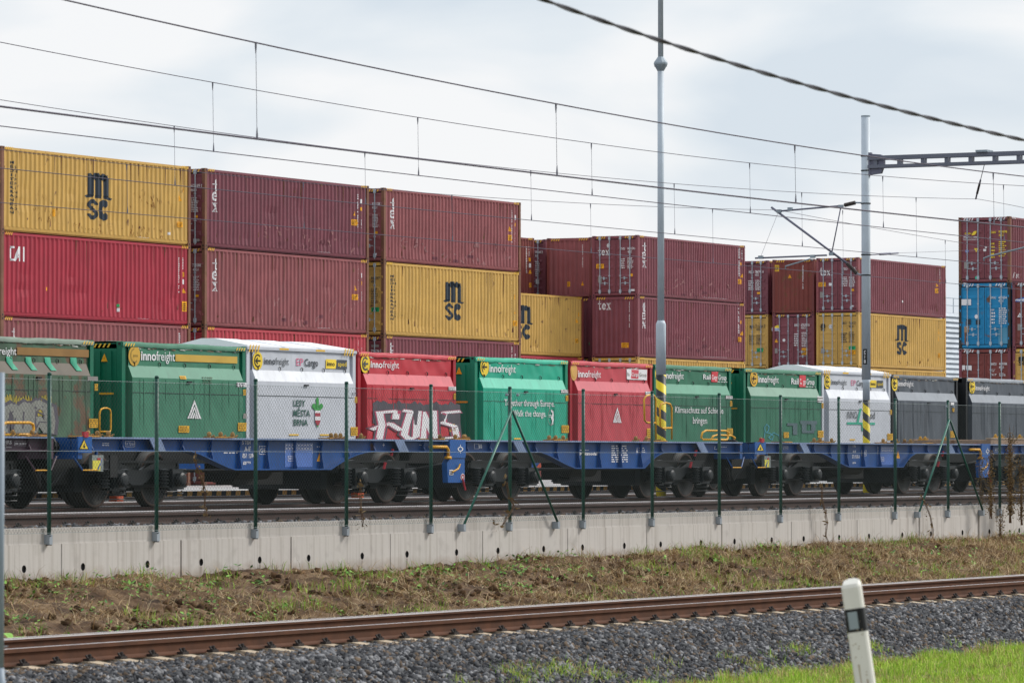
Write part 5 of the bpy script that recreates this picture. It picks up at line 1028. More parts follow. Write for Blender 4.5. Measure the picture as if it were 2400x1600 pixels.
woodbox('green box with a yellow band and white chevron emblem, second from the left', 288, 578, M_g2, M_ge, flcol=mat('ledge_green_toplit', '#5b9179', .5, var=.08, streak=.15), dec=[  # ledge tone carries top light in the paint, as on the following boxes
    z5('roundel', [(disc(.5, .5, .5, 32), M_fad), (ringsh(.5, .5, .27, .36, 48, 312, 26), mat('roundel_dull', '#9c7f33', .7)), (rect(.4, .44, .8, .54), MATS['roundel_dull'])], 1170, 372, 1275, 182), z5('lettering', inno(), 1282, 318, 1585, 235), z5('painted_band', [(rect(), mat('band_yellow', '#c9a548', .6, var=.1))], 1590, 330, 2145, 267),
    z5('emblem', [(chev(), M_white)], 1658, 843, 1785, 675), z5('sticker', yl(4), 1582, 968, 1678, 907), z5('sticker', yl(5), 2112, 955, 2190, 880), z5('sticker', [(rect(), M_white), (micro(2, seed=3), M_dkl)], 2103, 558, 2190, 520), z5('sticker', yl(6), 2163, 635, 2188, 582), z5('sticker', R_(M_grey), 2160, 843, 2190, 797), z5('sticker', yl(7), 1598, 490, 1653, 460), z5('graffiti', [(micro(3, seed=8), M_g1)], 1800, 530, 1900, 462)], tarp=mat('tarp_green', '#4a7f68', .7, var=.15))
carrot = [(join(disc(.5, .88, .11, 12, 1.0), rect(.40, .62, .60, .88), disc(.22, .70, .15, 12, .6), disc(.78, .70, .15, 12, .6), poly((.1, .66), (.4, .62), (.9, .66), (.7, .56), (.3, .56))), mat('emblem_green', '#3d9a4a', .6)), (poly((.28, .56), (.72, .56), (.70, .2), (.5, 0), (.30, .2)), M_white), (join(rect(.29, .37, .71, .48), poly((.30, .24), (.70, .24), (.69, .18), (.58, .08), (.42, .08), (.31, .18))), mat('emblem_red', '#a83a4a', .6)), (poly((.42, .08), (.58, .08), (.5, 0)), MATS['emblem_green'])]
epc = [(xf(text('EP', .0), .32, 1, 0, 0), M_pink), (xf(text('Cargo', .02), .63, 1, .37, 0), M_dkl)]
ispd = [(poly((0, 0), (.52, 0), (.48, 1), (0, 1)), M_yel_l), (poly((.46, 0), (1, 0), (1, 1), (.52, 1)), M_dkl), (xf(text('inno', .015), .36, .48, .05, .30), M_black), (xf(text('sped', .0), .40, .48, .56, .30), M_yel_l)]
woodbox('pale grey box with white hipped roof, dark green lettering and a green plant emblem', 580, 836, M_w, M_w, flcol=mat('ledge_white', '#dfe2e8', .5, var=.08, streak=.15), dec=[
    z6('roundel', roundel(), 140, 330, 230, 165), z6('lettering', inno(M_dkl), 244, 278, 466, 218), z6('lettering', epc, 532, 292, 727, 228), z6('logo_plate', ispd, 796, 318, 985, 235), z6('lettering', [(text('LESY', .02), mat('lettering_forest', '#2d5b52', .6))], 470, 655, 578, 600), z6('lettering', [(text('MĚSTA', .02), MATS['lettering_forest'])], 470, 745, 620, 688), z6('lettering', [(text('BRNA', .02), MATS['lettering_forest'])], 473, 828, 600, 772),
    z6('emblem', carrot, 628, 848, 742, 572), z6('sticker', yl(8), 985, 920, 1045, 842), z6('sticker', yl(9), 1018, 627, 1042, 572), z6('yellow_strip', R_(M_yelstr), 433, 918, 518, 905), z6('yellow_strip', R_(M_yelstr), 708, 920, 790, 906), z6('sticker', [(micro(2, seed=6), M_dkl)], 995, 558, 1042, 532)], lid=True, dent=.004, endsign=False)
FUN = [[(.09, .84), (.12, .45), (.09, -.02)], [(.07, .84), (.28, .90), (.27, .66)], [(.01, .31), (.12, .43), (.21, .50), (.32, .30)], [(.37, .92), (.44, .90), (.39, .45), (.365, .15), (.42, .0), (.50, .10), (.525, .90)], [(.585, .0), (.575, .88), (.72, .05), (.70, .92)], [(1, .93), (.83, .88), (.80, .56), (.95, .44), (.97, .08), (.82, .03)]]
def st_all(w): return join(*[stroke(p, w) for p in FUN])
hz_ = join(*[poly((k, .5), (k+.1, .45), (k+.1, 1.12+.05*math.sin(k*23)), (k+.05, 1.2+.06*math.sin(k*31)), (k, 1.1+.05*math.cos(k*17))) for k in np.arange(.02, .96, .06)])
woodbox('red box covered with big black and white graffiti letters', 841, 1071, M_r1, M_re, flcol=mat('ledge_red_toplit', '#d0646d', .5, var=.08, streak=.15), dec=[
    z6('roundel', roundel(M_yel_l, M_dkl), 1105, 358, 1192, 190), z6('lettering', inno(), 1198, 308, 1450, 248), z6('graffiti', [(hz_, M_haze), (st_all(.145), M_haze), (st_all(.108), M_pk), (st_all(.078), M_white)], 1165, 950, 1952, 668), z6('sticker', [(rect(), M_white), (micro(2, seed=7), M_grey)], 1862, 512, 1928, 480), z6('sticker', yl(10), 1868, 885, 1932, 815), z6('sticker', yl(11), 1910, 592, 1928, 542)], tarp=M_r1, dent=.012, endsign=False)
globe = [(ringsh(.5, .5, .46, .5, 0, 360, 28), M_grey), (poly((.5, .98), (.75, .9), (.95, .65), (.9, .4), (.7, .1), (.5, .02), (.6, .25), (.45, .45), (.55, .6), (.7, .75), (.5, .85)), M_white), (xf(micro(2, seed=4), .4, .2, .12, .5), M_white)]
woodbox('bright teal box with white slogan and globe emblem in the middle', 1115, 1333, M_tl, M_te, flcol=mat('ledge_teal_toplit', '#62c4a8', .5, var=.08, streak=.15), dec=[
    z7('roundel', roundel(), 352, 315, 432, 150), z7('lettering', inno(), 438, 278, 675, 208), z7('lettering', [(text('Together through Europe.', .012), M_white)], 540, 588, 1000, 530), z7('lettering', [(text('Walk the change.', .012), M_white)], 622, 685, 922, 628), z7('emblem', globe, 938, 770, 1003, 622), z7('sticker', yl(12), 1066, 838, 1130, 768), z7('sticker', yl(13), 1102, 545, 1125, 495), z7('sticker', [(rect(), M_grey), (micro(2, seed=2), M_white)], 1060, 472, 1126, 440), z7('yellow_strip', R_(M_yelstr), 625, 898, 690, 885)], tarp=mat('tarp_teal', '#2fae90', .6, var=.1), dent=.010)
rcgw = [(rect(), M_white), (poly((.20, .1), (.56, .1), (.58, .95), (.22, .95)), mat('logo_red_faded', '#cc5560', .6)), (xf(text('Rail', .01), .16, .34, .03, .34), M_grey), (xf(text('Cargo', .01), .32, .34, .23, .34), M_white), (xf(text('Group', .01), .36, .34, .60, .34), M_grey)]
woodbox('red box with white chevron emblem and a white logo plate, right of the teal one', 1338, 1531, M_r2, M_re, flcol=mat('ledge_rose_toplit', '#c95f69', .5, var=.08, streak=.15), dec=[
    z7('roundel', [(disc(.5, .5, .5, 30), mat('roundel_pale', '#d8a862', .7)), (ringsh(.5, .5, .27, .36, 48, 312, 24), M_fad), (rect(.4, .45, .8, .55), M_fad)], 1180, 358, 1245, 198), z7('lettering', inno(), 1252, 325, 1458, 262), z7('logo_plate', rcgw, 1698, 348, 1882, 252), z7('emblem', [(chev(), M_white)], 1537, 745, 1617, 602), z7('sticker', yl(14), 1847, 885, 1905, 797), z7('sticker', [(rect(), M_grey), (micro(2), M_white)], 1838, 488, 1902, 458)], tarp=M_r2, dent=.009, endsign=False)
woodbox('deep green box with climate slogan, half hidden behind the tall striped pole', 1535, 1716, M_g3, M_ge, flcol=mat('ledge_deep_green_toplit', '#5d9a80', .5, var=.08, streak=.15), dec=[
    z8('roundel', roundel(), 150, 355, 212, 225), z8('lettering', inno(), 215, 330, 406, 272), z8('lettering', rcg(), 575, 338, 792, 290), z8('lettering', [(text('Klimaschutz auf Schiene', .004), M_white)], 296, 638, 730, 582), z8('lettering', [(text('bringen', .004), M_white)], 455, 735, 586, 675), z8('sticker', yl(15), 762, 830, 815, 778), z8('sticker', yl(16), 792, 580, 810, 532), z8('sticker', [(rect(), M_grey), (micro(2), M_white)], 753, 515, 812, 485)], tarp=mat('tarp_green', '#4a7f68', .7), endsign=False)
woodbox('faded green box with blue scribble and red logo square, left of the roofed white one', 1745, 1926, M_g3, M_ge, flcol=mat('ledge_grey_green_toplit', '#7da08d', .5, var=.08, streak=.15), dec=[
    z8('roundel', roundel(mat('roundel_ochre', '#d9ab3a', .6)), 1003, 402, 1070, 260), z8('lettering', inno(), 1075, 365, 1257, 305), z8('lettering', rcg(), 1364, 380, 1580, 325), z8('graffiti', [(join(stroke([(0, 0), (.1, .6), (.05, .8), (.2, 1), (.35, .85), (.3, .6), (.15, .5), (.4, .45), (.6, .3), (.5, .05), (.3, .2), (.6, .5), (.9, .35), (1, 0)], .035),), mat('spray_blue', '#4a9cb8', .7))], 1092, 890, 1240, 740), z8('graffiti', [(join(rect(0, .6, .35, .75), rect(.2, .1, .35, .6), rect(.45, .7, 1, .9), rect(.5, .2, .65, .7), rect(.6, .2, .9, .35), rect(.8, .35, .95, .7)), mat('spray_ghost', '#566b70', .8))], 1300, 850, 1570, 690), z8('sticker', yl(17), 1272, 862, 1317, 812), z8('sticker', yl(18), 1578, 860, 1630, 798), z8('sticker', yl(19), 1612, 598, 1630, 552), z8('sticker', [(rect(), M_white), (micro(2), M_grey)], 1578, 545, 1625, 490)], tarp=mat('tarp_green', '#4a7f68', .7))
four = [(join(rect(0, .28, 1, .38), poly((.32, .30), (.40, .30), (.52, 1), (.45, 1)), rect(.52, .0, .59, .30)), mat('emblem_mint', '#3aa88c', .6)), (join(xf(text('iNNO', .004), .36, .32, .0, .55), xf(text('wood', .004), .42, .32, .58, .55)), M_dkl)]
woodbox('pale grey box with white hipped roof and mint green emblem, behind the numbered mast', 1929, 2089, M_w, M_w, flcol=mat('ledge_white', '#dfe2e8', .5, var=.08, streak=.15), dec=[
    z9('roundel', roundel(), 140, 278, 197, 145), z9('lettering', inno(M_dkl), 204, 236, 347, 190), z9('lettering', epc, 388, 246, 520, 198), z9('logo_plate', ispd, 558, 264, 682, 198), z9('emblem', four, 318, 662, 575, 455), z9('sticker', yl(20), 690, 748, 738, 688), z9('sticker', yl(21), 712, 515, 730, 470), z9('yellow_strip', R_(M_yelstr), 345, 750, 392, 738)], lid=True, dent=.004, endsign=False)
woodbox('dark grey box with dented top panel, right of the numbered mast', 2092, 2247, M_bk, M_bke, flcol=mat('ledge_slate_toplit', '#8d939b', .5, var=.08, streak=.15), dec=[
    z9('roundel', roundel(), 757, 296, 817, 155), z9('lettering', inno(), 820, 250, 955, 204), z9('sticker', yl(22), 1270, 725, 1308, 665), z9('sticker', yl(23), 1288, 488, 1304, 445), z9('sticker', R_(M_white), 1272, 428, 1302, 402)], tarp=M_bk, dent=.014, vfold=True, endsign=False)
woodbox('dark grey box cut off by the right edge behind tall dry weeds', 2266, 2410, M_bk, M_bke, flcol=mat('ledge_slate_toplit', '#8d939b', .5, var=.08, streak=.15), dec=[
    z9('roundel', roundel(), 1472, 322, 1524, 188), z9('lettering', inno(), 1527, 288, 1657, 245)], tarp=mat('tarp_pale', '#8d939b', .6), dent=.01, vfold=True, endsign=False)
# ================================================================== masts, wires
def stripe_mat():
    m = bpy.data.materials.new('hazard_spiral'); m.use_nodes = True; n = m.node_tree.nodes; L = m.node_tree.links; b = n['Principled BSDF']; b.inputs['Roughness'].default_value = .5
    tcn = n.new('ShaderNodeTexCoord'); sp = n.new('ShaderNodeSeparateXYZ'); L.new(tcn.outputs['Object'], sp.inputs[0])
    def mt(op, a, bb=None):
        x = n.new('ShaderNodeMath'); x.operation = op
        for i, v in enumerate((a, bb)):
            if v is None: continue
            if hasattr(v, 'links'): L.new(v, x.inputs[i])
            else: x.inputs[i].default_value = v
        return x.outputs[0]
    at = mt('ARCTAN2', sp.outputs['Y'], sp.outputs['X']); q = mt('ADD', mt('MULTIPLY', sp.outputs['Z'], 1/.395), mt('MULTIPLY', at, 1/(2*math.pi))); fr = mt('FRACT', mt('ADD', q, 20.15)); g = mt('GREATER_THAN', fr, .5)
    x = n.new('ShaderNodeMix'); x.data_type = 'RGBA'; L.new(g, x.inputs[0]); x.inputs[6].default_value = (*hexc('#24282d'), 1); x.inputs[7].default_value = (*hexc('#e8cf1e'), 1); L.new(x.outputs[2], b.inputs['Base Color']); return m
M_hazsp = stripe_mat(); M_mast = mat('mast_galvanised', '#bfcad5', .5, metal=.0, var=.08, scale=2.5, streak=.1); M_cant = mat('cantilever_tube', '#6d6e80', .45, metal=.3, var=.1); M_ins = mat('insulator_brown', '#4a423f', .4, var=.15); M_wire = mat('overhead_wire', '#4d4757', .55, metal=.2, var=.1); M_wirel = mat('dropper_wire', '#6b6b78', .55)
MD = 43.1
mx = Xat(1549, MD, 800); m1 = thing('lighting_mast', 'very tall grey pole with flanged joint and striped foot, rising out of the picture', 'pole', (mx, MD, 0))
MB().tube([(0, 0, 3.05), (0, 0, 8.66)], [.076, .070], 24).build('mast_shaft', M_mast, m1, smooth=True)
MB().tube([(0, 0, 8.85), (0, 0, 16)], [.061, .05], 24).build('mast_shaft', M_mast, m1, smooth=True)
MB().tube([(0, 0, 1.86), (0, 0, 2.98), (0, 0, 3.06)], [.112, .112, .08], 24).build('mast_base', M_mast, m1, smooth=True)
MB().tube([(0, 0, -1.1), (0, 0, 1.86)], .113, 28).build('hazard_band', M_hazsp, m1, smooth=True)
b = MB(); b.lathe([(.07, -.16), (.15, -.02), (.155, .0), (.155, .02), (.15, .04), (.065, .16)], 0, 0, 8.75, 'z', 10)
for k in range(10): a = k*math.pi/5; b.tube([(.13*math.cos(a), .13*math.sin(a), 8.69), (.13*math.cos(a), .13*math.sin(a), 8.81)], .012, 5); b.prism([(.06, 8.60), (.15, 8.745), (.06, 8.745)], 'y', -.006, .006) if k == 0 else None
b.build('flange_joint', M_galv, m1)
mx2 = Xat(2030, MD, 800); m2 = thing('catenary_mast', 'grey overhead line mast with striped foot, black number plate and a long lattice arm', 'overhead line mast', (mx2, MD, 0))
MB().tube([(0, 0, 1.93), (0, 0, 8.36)], .110, 24).build('mast_shaft', M_mast, m2, smooth=True)
MB().tube([(0, 0, 8.36), (0, 0, 8.39)], [.114, .114], 24).build('mast_cap', M_galv, m2)
MB().tube([(0, 0, 1.43), (0, 0, 1.86), (0, 0, 1.93)], [.088, .088, .11], 24).build('mast_base', M_mast, m2, smooth=True)
MB().tube([(0, 0, -1.1), (0, 0, 1.43)], .089, 24).build('hazard_band', M_hazsp, m2, smooth=True)
def Mx(px, py): q = onX(px, py, mx2); return (q[0]-mx2, q[1]-MD, q[2])      # a point of the cantilever plane
# number plate, curved round the shaft
pz0, pz1 = Mx(2025, 854)[2], Mx(2025, 818)[2]
cxx, cyy = -s*.35-c*.94, c*.35-s*.94
pa = math.atan2(cyy, cxx); npl = MB(); n_ = 6; V = []
for i in range(n_+1):
    a = pa+.45-(.9)*i/n_
    for z in (pz0, pz1): V.append((.116*math.cos(a), .116*math.sin(a), z))
npo = npl.add(V, [(2*i, 2*i+2, 2*i+3, 2*i+1) for i in range(n_)]).build('number_plate', mat('plate_black', '#14161a', .4), m2)
put(npo, 'number', [(stacked('218', .02, 1.3), mat('digits_white', '#eeeeee', .5))], lambda u, v, o: ((.117+o)*math.cos(pa+.24-.48*u), (.117+o)*math.sin(pa+.24-.48*u), pz0+.02+(pz1-pz0-.04)*v), [.25, .5, .75])
# cantilever towards the far track
CT = MB; P1 = Mx(2008, 478); P2 = Mx(1975, 482); P3 = Mx(1826, 495); P4 = Mx(1808, 486); P5 = Mx(1985, 617); P6 = Mx(2010, 644); Pj = Mx(1949, 595); Pk = Mx(1971, 484)
MB().tube([P2, P3], .022, 10).build('top_tube', M_cant, m2, smooth=True)
MB().tube([P4, P5], .028, 10).build('bracket_tube', M_cant, m2, smooth=True)
MB().tube([Pk, Pj], .016, 8).build('diagonal_stay', M_cant, m2, smooth=True)
MB().tube([Mx(1770, 605), Mx(1938, 598)], .022, 10).build('registration_tube', M_cant, m2, smooth=True)
MB().tube([Mx(1823, 500), Mx(1783, 601)], .004, 5).build('stay_wire', M_wirel, m2)
def insul(p, q, name='insulator', r=.055, n=9, parent=m2, mt=M_ins):
    p, q = Vector(p), Vector(q); pts = []; rr = []
    for i in range(n*2+1): pts.append(p+(q-p)*i/(n*2)); rr.append(r if i % 2 else r*.72)
    return MB().tube(pts, rr, 14).build(name, mt, parent)
insul(Mx(1979, 481), Mx(2005, 475)); insul(P5, Mx(2008, 641))
MB().tube([Mx(2005, 475), (0, 0, Mx(2020, 476)[2])], .02, 8).tube([Mx(2008, 641), (0, 0, Mx(2020, 647)[2])], .02, 8).build('hinge', M_galv, m2)
for zz_ in (Mx(2030, 477)[2], Mx(2030, 645)[2], Mx(2030, 597)[2], Mx(2030, 366)[2], Mx(2030, 400)[2]): MB().lathe([(.113, -.015), (.122, -.012), (.122, .012), (.113, .015)], 0, 0, zz_, 'z', 20).build('clamp_ring', M_under, m2)
for pp in (P3, Pj, Pk, Mx(1852, 490), Mx(1905, 601), Mx(1783, 603)): MB().box(pp[0]-.035, pp[0]+.035, pp[1]-.06, pp[1]+.06, pp[2]-.04, pp[2]+.04).build('clamp', M_galv, m2)
A0, A1, A2 = Mx(1905, 610), Mx(1898, 607), Mx(1841, 624); MB().tube([A0, A1, A2, Mx(1841, 630)], .018, 8).build('steady_arm', M_galv, m2, smooth=True)
# lattice arm towards the near tracks
za1, za0 = Mx(2048, 369)[2], Mx(2048, 392)[2]; y_end = -14.0; y_st = -.10
la = MB()
for z0, z1 in ((za0-.03, za0+.05), (za1-.07, za1+.03)):
    for xx in (-.11, .09): la.box(xx-.02, xx+.02, y_end, y_st, z0, z1)
y = -.25; k = 0
while y > y_end:
    la.box(-.10, .08, y-.09, y, za0+.05, za1-.07); y -= .62
la.build('lattice_arm', mat('lattice_grey', '#6e7280', .5, metal=.2, var=.1), m2)
MB().prism([(.02, za1+.10), (-.42, za1+.06), (-.50, za1-.08), (-.50, za0+.06), (-.42, za0-.16), (.02, za0-.2)], 'x', -.05, .05).box(-.06, .06, -.15, .05, za0-.2, za1+.12).build('arm_bracket', M_cant, m2)
hp_ = Mx(2307, 362)
MB().box(-.2, .2, hp_[1]-.15, hp_[1]+.15, za1+.03, za1+.08).build('clamp', M_galv, m2)
# insulated hanger under the arm carrying the third messenger wire
D3 = 40.95
def PW(px, py, D): q = onY(px, py, D); return (q[0], q[1], q[2])
hq = PW(2287, 466, D3); hl = (hq[0]-mx2, hq[1]-MD, hq[2]); ht = (0, hp_[1], za0-.03)
def lerp(a, bb, t): return tuple(a[i]+(bb[i]-a[i])*t for i in range(3))
MB().tube([ht, lerp(ht, hl, .45)], .010, 6).tube([lerp(ht, hl, .45), lerp(ht, hl, .55)], .022, 8).tube([lerp(ht, hl, .85), hl], .02, 8).build('hanger_rod', M_cant, m2)
insul(lerp(ht, hl, .55), lerp(ht, hl, .85), 'insulator', .03, 10)
# mid-point anchor: long rod insulator on the mast
q0 = PW(2042, 597, MD-.1); q1 = PW(2105, 593, MD-.1)
ql = [(q[0]-mx2, q[1]-MD, q[2]) for q in (q0, q1)]
MB().tube([ql[0], lerp(*ql, .3)], .014, 6).tube([lerp(*ql, .72), ql[1]], .02, 6).build('anchor_rod', M_cant, m2); insul(lerp(*ql, .3), lerp(*ql, .72), 'insulator', .032, 7, mt=M_cant)
q2 = PW(2300, 586, MD-.1); MB().tube([ql[1], (q2[0]-mx2, q2[1]-MD, q2[2])], .004, 5).build('anchor_wire', M_wire, m2)
r0 = PW(2306, 607, D3); rq = (r0[0]-mx2, r0[1]-MD, r0[2])
MB().tube([(rq[0], rq[1], rq[2]-.05), (rq[0], rq[1], rq[2]+.02), (rq[0]+.0, rq[1]-.12, rq[2]+.06), (rq[0]+.02, rq[1]-1.5, rq[2]+.36)], .022, 8).build('steady_arm', M_galv, m2, smooth=True)
MB().tube([(rq[0]+.02, rq[1]-1.5, rq[2]+.36), (rq[0]+.02, rq[1]-1.5, za0)], .035, 8).build('drop_post', M_galv, m2, smooth=True)

def smooth_path(px, D, n=48, ext=(8, 8)):
    P = np.array([onY(a, b_, D) for a, b_ in px]); xs_, zs_ = P[:, 0], P[:, 2]; deg = min(4, len(px)-1)
    return xs_, zs_
def wire_line(label, D, mess, cont, drops, rm, rc, kink=None, group='overhead lines'):
    """one overhead line: messenger, contact wire and droppers on the vertical plane above its track"""
    r = thing('overhead_line', label, 'overhead wire', (0, D, 0), group=group)
    def path(px, deg):
        P = np.array([onY(a, b_, D) for a, b_ in px]); co = np.polyfit(P[:, 0]-P[:, 0].mean(), P[:, 2], deg); f = lambda x: np.polyval(co, x-P[:, 0].mean())
        return f, P[:, 0].min(), P[:, 0].max()
    segs = mess if isinstance(mess[0], list) else [mess]; fs = []
    for sg in segs:
        f, a, b_ = path(sg, min(2, len(sg)-1)); fs.append((f, a, b_))
        a2 = a-(6 if sg is segs[0] else 0); b2 = b_+(25 if sg is segs[-1] else 0)
        MB().tube([(x, 0, float(f(x))) for x in np.linspace(a2, b2, 40)], rm, 6).build('messenger_wire', M_wire, r)
    fc, a, b_ = path(cont, 2 if len(cont) > 3 else 1)
    MB().tube([(x, 0, float(fc(x))) for x in np.linspace(a-6, b_+25, 40)], rc, 6).build('contact_wire', M_wire, r)
    for p in drops:
        x = Xat(p, D, 450); f = next((q for q in fs if q[1]-7 <= x <= q[2]+7), fs[-1]); zt_ = float(f[0](x)); xb_ = x+.03; zb_ = float(fc(xb_))
        MB().tube([(x, 0, zt_), (xb_, 0, zb_)], .0035, 5).tube([(x, 0, zt_+rm), (x, 0, zt_-.05), (x, 0, zt_-.12)], [.013, .012, .005], 6).tube([(xb_, 0, zb_-rc), (xb_, 0, zb_+.05), (xb_, 0, zb_+.13)], [.013, .012, .005], 6).build('dropper', M_wirel, r)
wire_line('thickest overhead line, highest across the sky, above the near rusty track', 26.0, [(155, 0), (600, 102), (800, 143), (1303, 245), (1600, 297), (1863, 340), (2022, 363), (2330, 407), (2400, 413)], [(0, 250), (610, 326), (800, 351), (1310, 412), (1600, 446), (1870, 477), (2240, 516), (2400, 533)], (-60, 599, 1303, 1863, 2328), .0085, .011)
wire_line('second overhead line, starting high at the left edge with droppers over the open sky', 35.8, [(0, 98.6), (498, 194), (800, 246), (980, 276), (1387, 337), (1600, 363), (1757, 382), (2069, 412), (2352, 434)], [(0, 294), (502, 356), (800, 392), (983, 412), (1389, 458), (1600, 482), (1759, 499), (2070, 532), (2400, 569)], (-60, 498, 979, 1386, 1757, 2069, 2352), .006, .0075)
wire_line('third overhead line, held by the insulated hanger under the lattice arm', 40.95, [[(0, 234), (408, 296), (855, 355), (1244, 400), (1580, 430.5), (1879, 451), (2147, 464), (2287, 466)], [(2287, 466), (2345, 476), (2400, 487)]], [(0, 392), (408, 435), (600, 455), (864, 479), (1245, 518), (1583, 549), (1882, 577), (2152, 600), (2300, 617), (2400, 628)], (408, 855, 1244, 1580, 1879, 2147), .0055, .007)
wire_line('fourth and lowest overhead line, crossing in front of the container stacks', 45.4, [[(0, 350), (297, 386), (711, 428), (1059, 457), (1384, 477), (1600, 486), (1670, 490), (1826, 492)], [(1826, 492), (1975, 522), (2215, 562), (2400, 592)]], [(0, 473), (304, 500), (448, 514), (718, 536), (1068, 566), (1392, 597), (1683, 616), (1841, 627), (2033, 647), (2225, 664), (2400, 680)], (297, 711, 1059, 1384, 1670, 1975, 2215), .0055, .007)
# ---- twisted cable close by
pts = [(1180, -34), (1269, 0), (1344, 20), (1412, 51), (1480, 73), (1548, 96), (1661, 132), (1787, 170), (1952, 219), (2112, 260), (2265, 297), (2400, 328), (2520, 356)]
CD = 13.0; P = np.array([onY(a, b_, CD) for a, b_ in pts]); co = np.polyfit(P[:, 0]-30, P[:, 2], 3); xs_ = np.linspace(P[0, 0]-2, P[-1, 0]+4, 420)
cb = MB()
for ph in (0, math.pi):
    cb.tube([(x, CD+.0075*math.cos(x*7.2+ph), float(np.polyval(co, x-30))+.0075*math.sin(x*7.2+ph)) for x in xs_], .0085, 7)
tag(cb.build('twisted_cable', mat('cable_black', '#2b2733', .45, spec=.6)), 'thick dark twisted cable sagging across the upper right sky', 'cable')

# ================================================================== roadside things
dl = thing('marker_post', 'white plastic roadside marker post with black band and grey reflector, leaning left', 'marker post', (25.81, 10.99, -1.78), math.radians(-62.3-16)); dl.rotation_euler = (0, math.radians(-8.3), math.radians(-62.3-16))
def dsec(z0, z1, k=1.0, top=0.0, name='post_body', mt=None):
    a, d = .060*k, .048*k; sec = [(-a, -d*.75), (-a*.82, -d), (a*.82, -d), (a, -d*.75), (a, d*.4), (a*.4, d), (-a*.4, d), (-a, d*.4)]
    v = [(x, y, z0) for x, y in sec]+[(x, y, z1+top*(y/d)) for x, y in sec]; n = len(sec); bb = MB().add(v, [tuple(range(n))[::-1], tuple(range(n, 2*n))]+[(i, (i+1) % n, n+(i+1) % n, n+i) for i in range(n)])
    if top:
        cap_ = [(x*.82, y*.82, z1+.022+top*(y/d)) for x, y in sec]; o = len(bb.v); bb.v += cap_; bb.f += [(n+i, n+(i+1) % n, o+(i+1) % n, o+i) for i in range(n)]+[tuple(o+i for i in range(n))]; bb.m += [0]*(n+1)
    return bb.build(name, mt, dl)
M_dw = mat('marker_white', '#e3e1d8', .45, var=.04, streak=.12, scale=4)
dtop = 1.78-.775
dsec(-.1, dtop, 1.0, .018, 'post_body', M_dw)
bz1 = dtop-.15; bz0 = bz1-.145; dsec(bz0, bz1, 1.03, 0, 'black_band', mat('band_black', '#0e0f12', .5))
MB().box(-.040, .020, -.056, -.050, bz0+.018, bz1-.018).build('reflector', mat('reflector_grey', '#8d9aa0', .25, spec=.8), dl)
mud = random.Random(3); put(dl, 'mud_splashes', [(join(*[disc(mud.uniform(-.04, .04), mud.uniform(.2, .95)**1.0, mud.uniform(.002, .006), 7) for _ in range(26)]+[poly((-.02, .62), (-.012, .62), (-.014, .45), (-.019, .47)), poly((.02, .5), (.03, .5), (.027, .36), (.022, .33))]), mat('mud_tan', '#a89a80', .9, var=.2))], lambda u, v, o: (u, -.0475-o, v*.82), base=.002)
pq = onY(1, 1200, 17.0)
gp = thing('steel_post', 'blurred grey steel post with a splayed foot at the left edge of the picture', 'post', (pq[0], 17.0, -2.42))
MB().tube([(0, 0, .55+.42), (0, 0, 3.0)], .026, 12).build('post_shaft', mat('post_grey', '#8f9caa', .5, var=.08), gp, smooth=True)
MB().tube([(0, 0, .25), (0, 0, .70), (0, 0, .88), (0, 0, 1.02)], [.085, .075, .042, .028], 12).build('post_foot', mat('post_grey', '#8f9caa', .5), gp, smooth=True)
MB().box(-.14, .14, -.14, .14, -.1, .26).build('footing', M_conc, gp)
MB().tube([(0, 0, 1.16), (.015*s+.04, -.03, 1.165)], .004, 5).build('wire_tie', M_galv, gp)

# louvred grey tower far behind the stacks
tx = Xat(2200, 125.0, 800); tw_ = thing('louvred_tower', 'pale grey louvred tower with roof railing, left of the tall stack at the right edge', 'building', (tx, 125.0, -1.1))
b = MB(); b.box(0, 9, 0, 4, 0, 11.9); b.build('wall', mat('tower_grey', '#9aa3ad', .6, var=.06), tw_)
lv = MB()
for k in range(30):
    z = .6+k*.38
    if 3.8 < k*.38 < 6.4: continue
    lv.prism([(-.16, z), (-.01, z+.26), (-.01, z)], 'x', .3, 4.2); lv.prism([(-.16, z), (-.01, z+.26), (-.01, z)], 'y', .3, 3.7)
lv.build('louvres', mat('louvre_grey', '#b9c2cb', .5), tw_)
fl = MB()
for k in range(22): fl.box(.3+k*.18, .36+k*.18, -.06, -.01, 4.5, 6.9)
fl.build('ribbed_panel', mat('louvre_grey', '#b9c2cb', .5), tw_)
MB().box(-.02, 9.02, -.03, 4.02, 0, 1.0).build('blue_base', mat('tower_blue', '#6fa9d8', .6), tw_)
rl = MB()
for x in np.arange(0, 9.1, 1.5): rl.tube([(x, .05, 11.9), (x, .05, 13.0)], .03, 6)
rl.tube([(0, .05, 13.0), (9, .05, 13.0)], .03, 6).tube([(0, .05, 12.45), (9, .05, 12.45)], .025, 6); rl.build('roof_railing', M_galv, tw_)

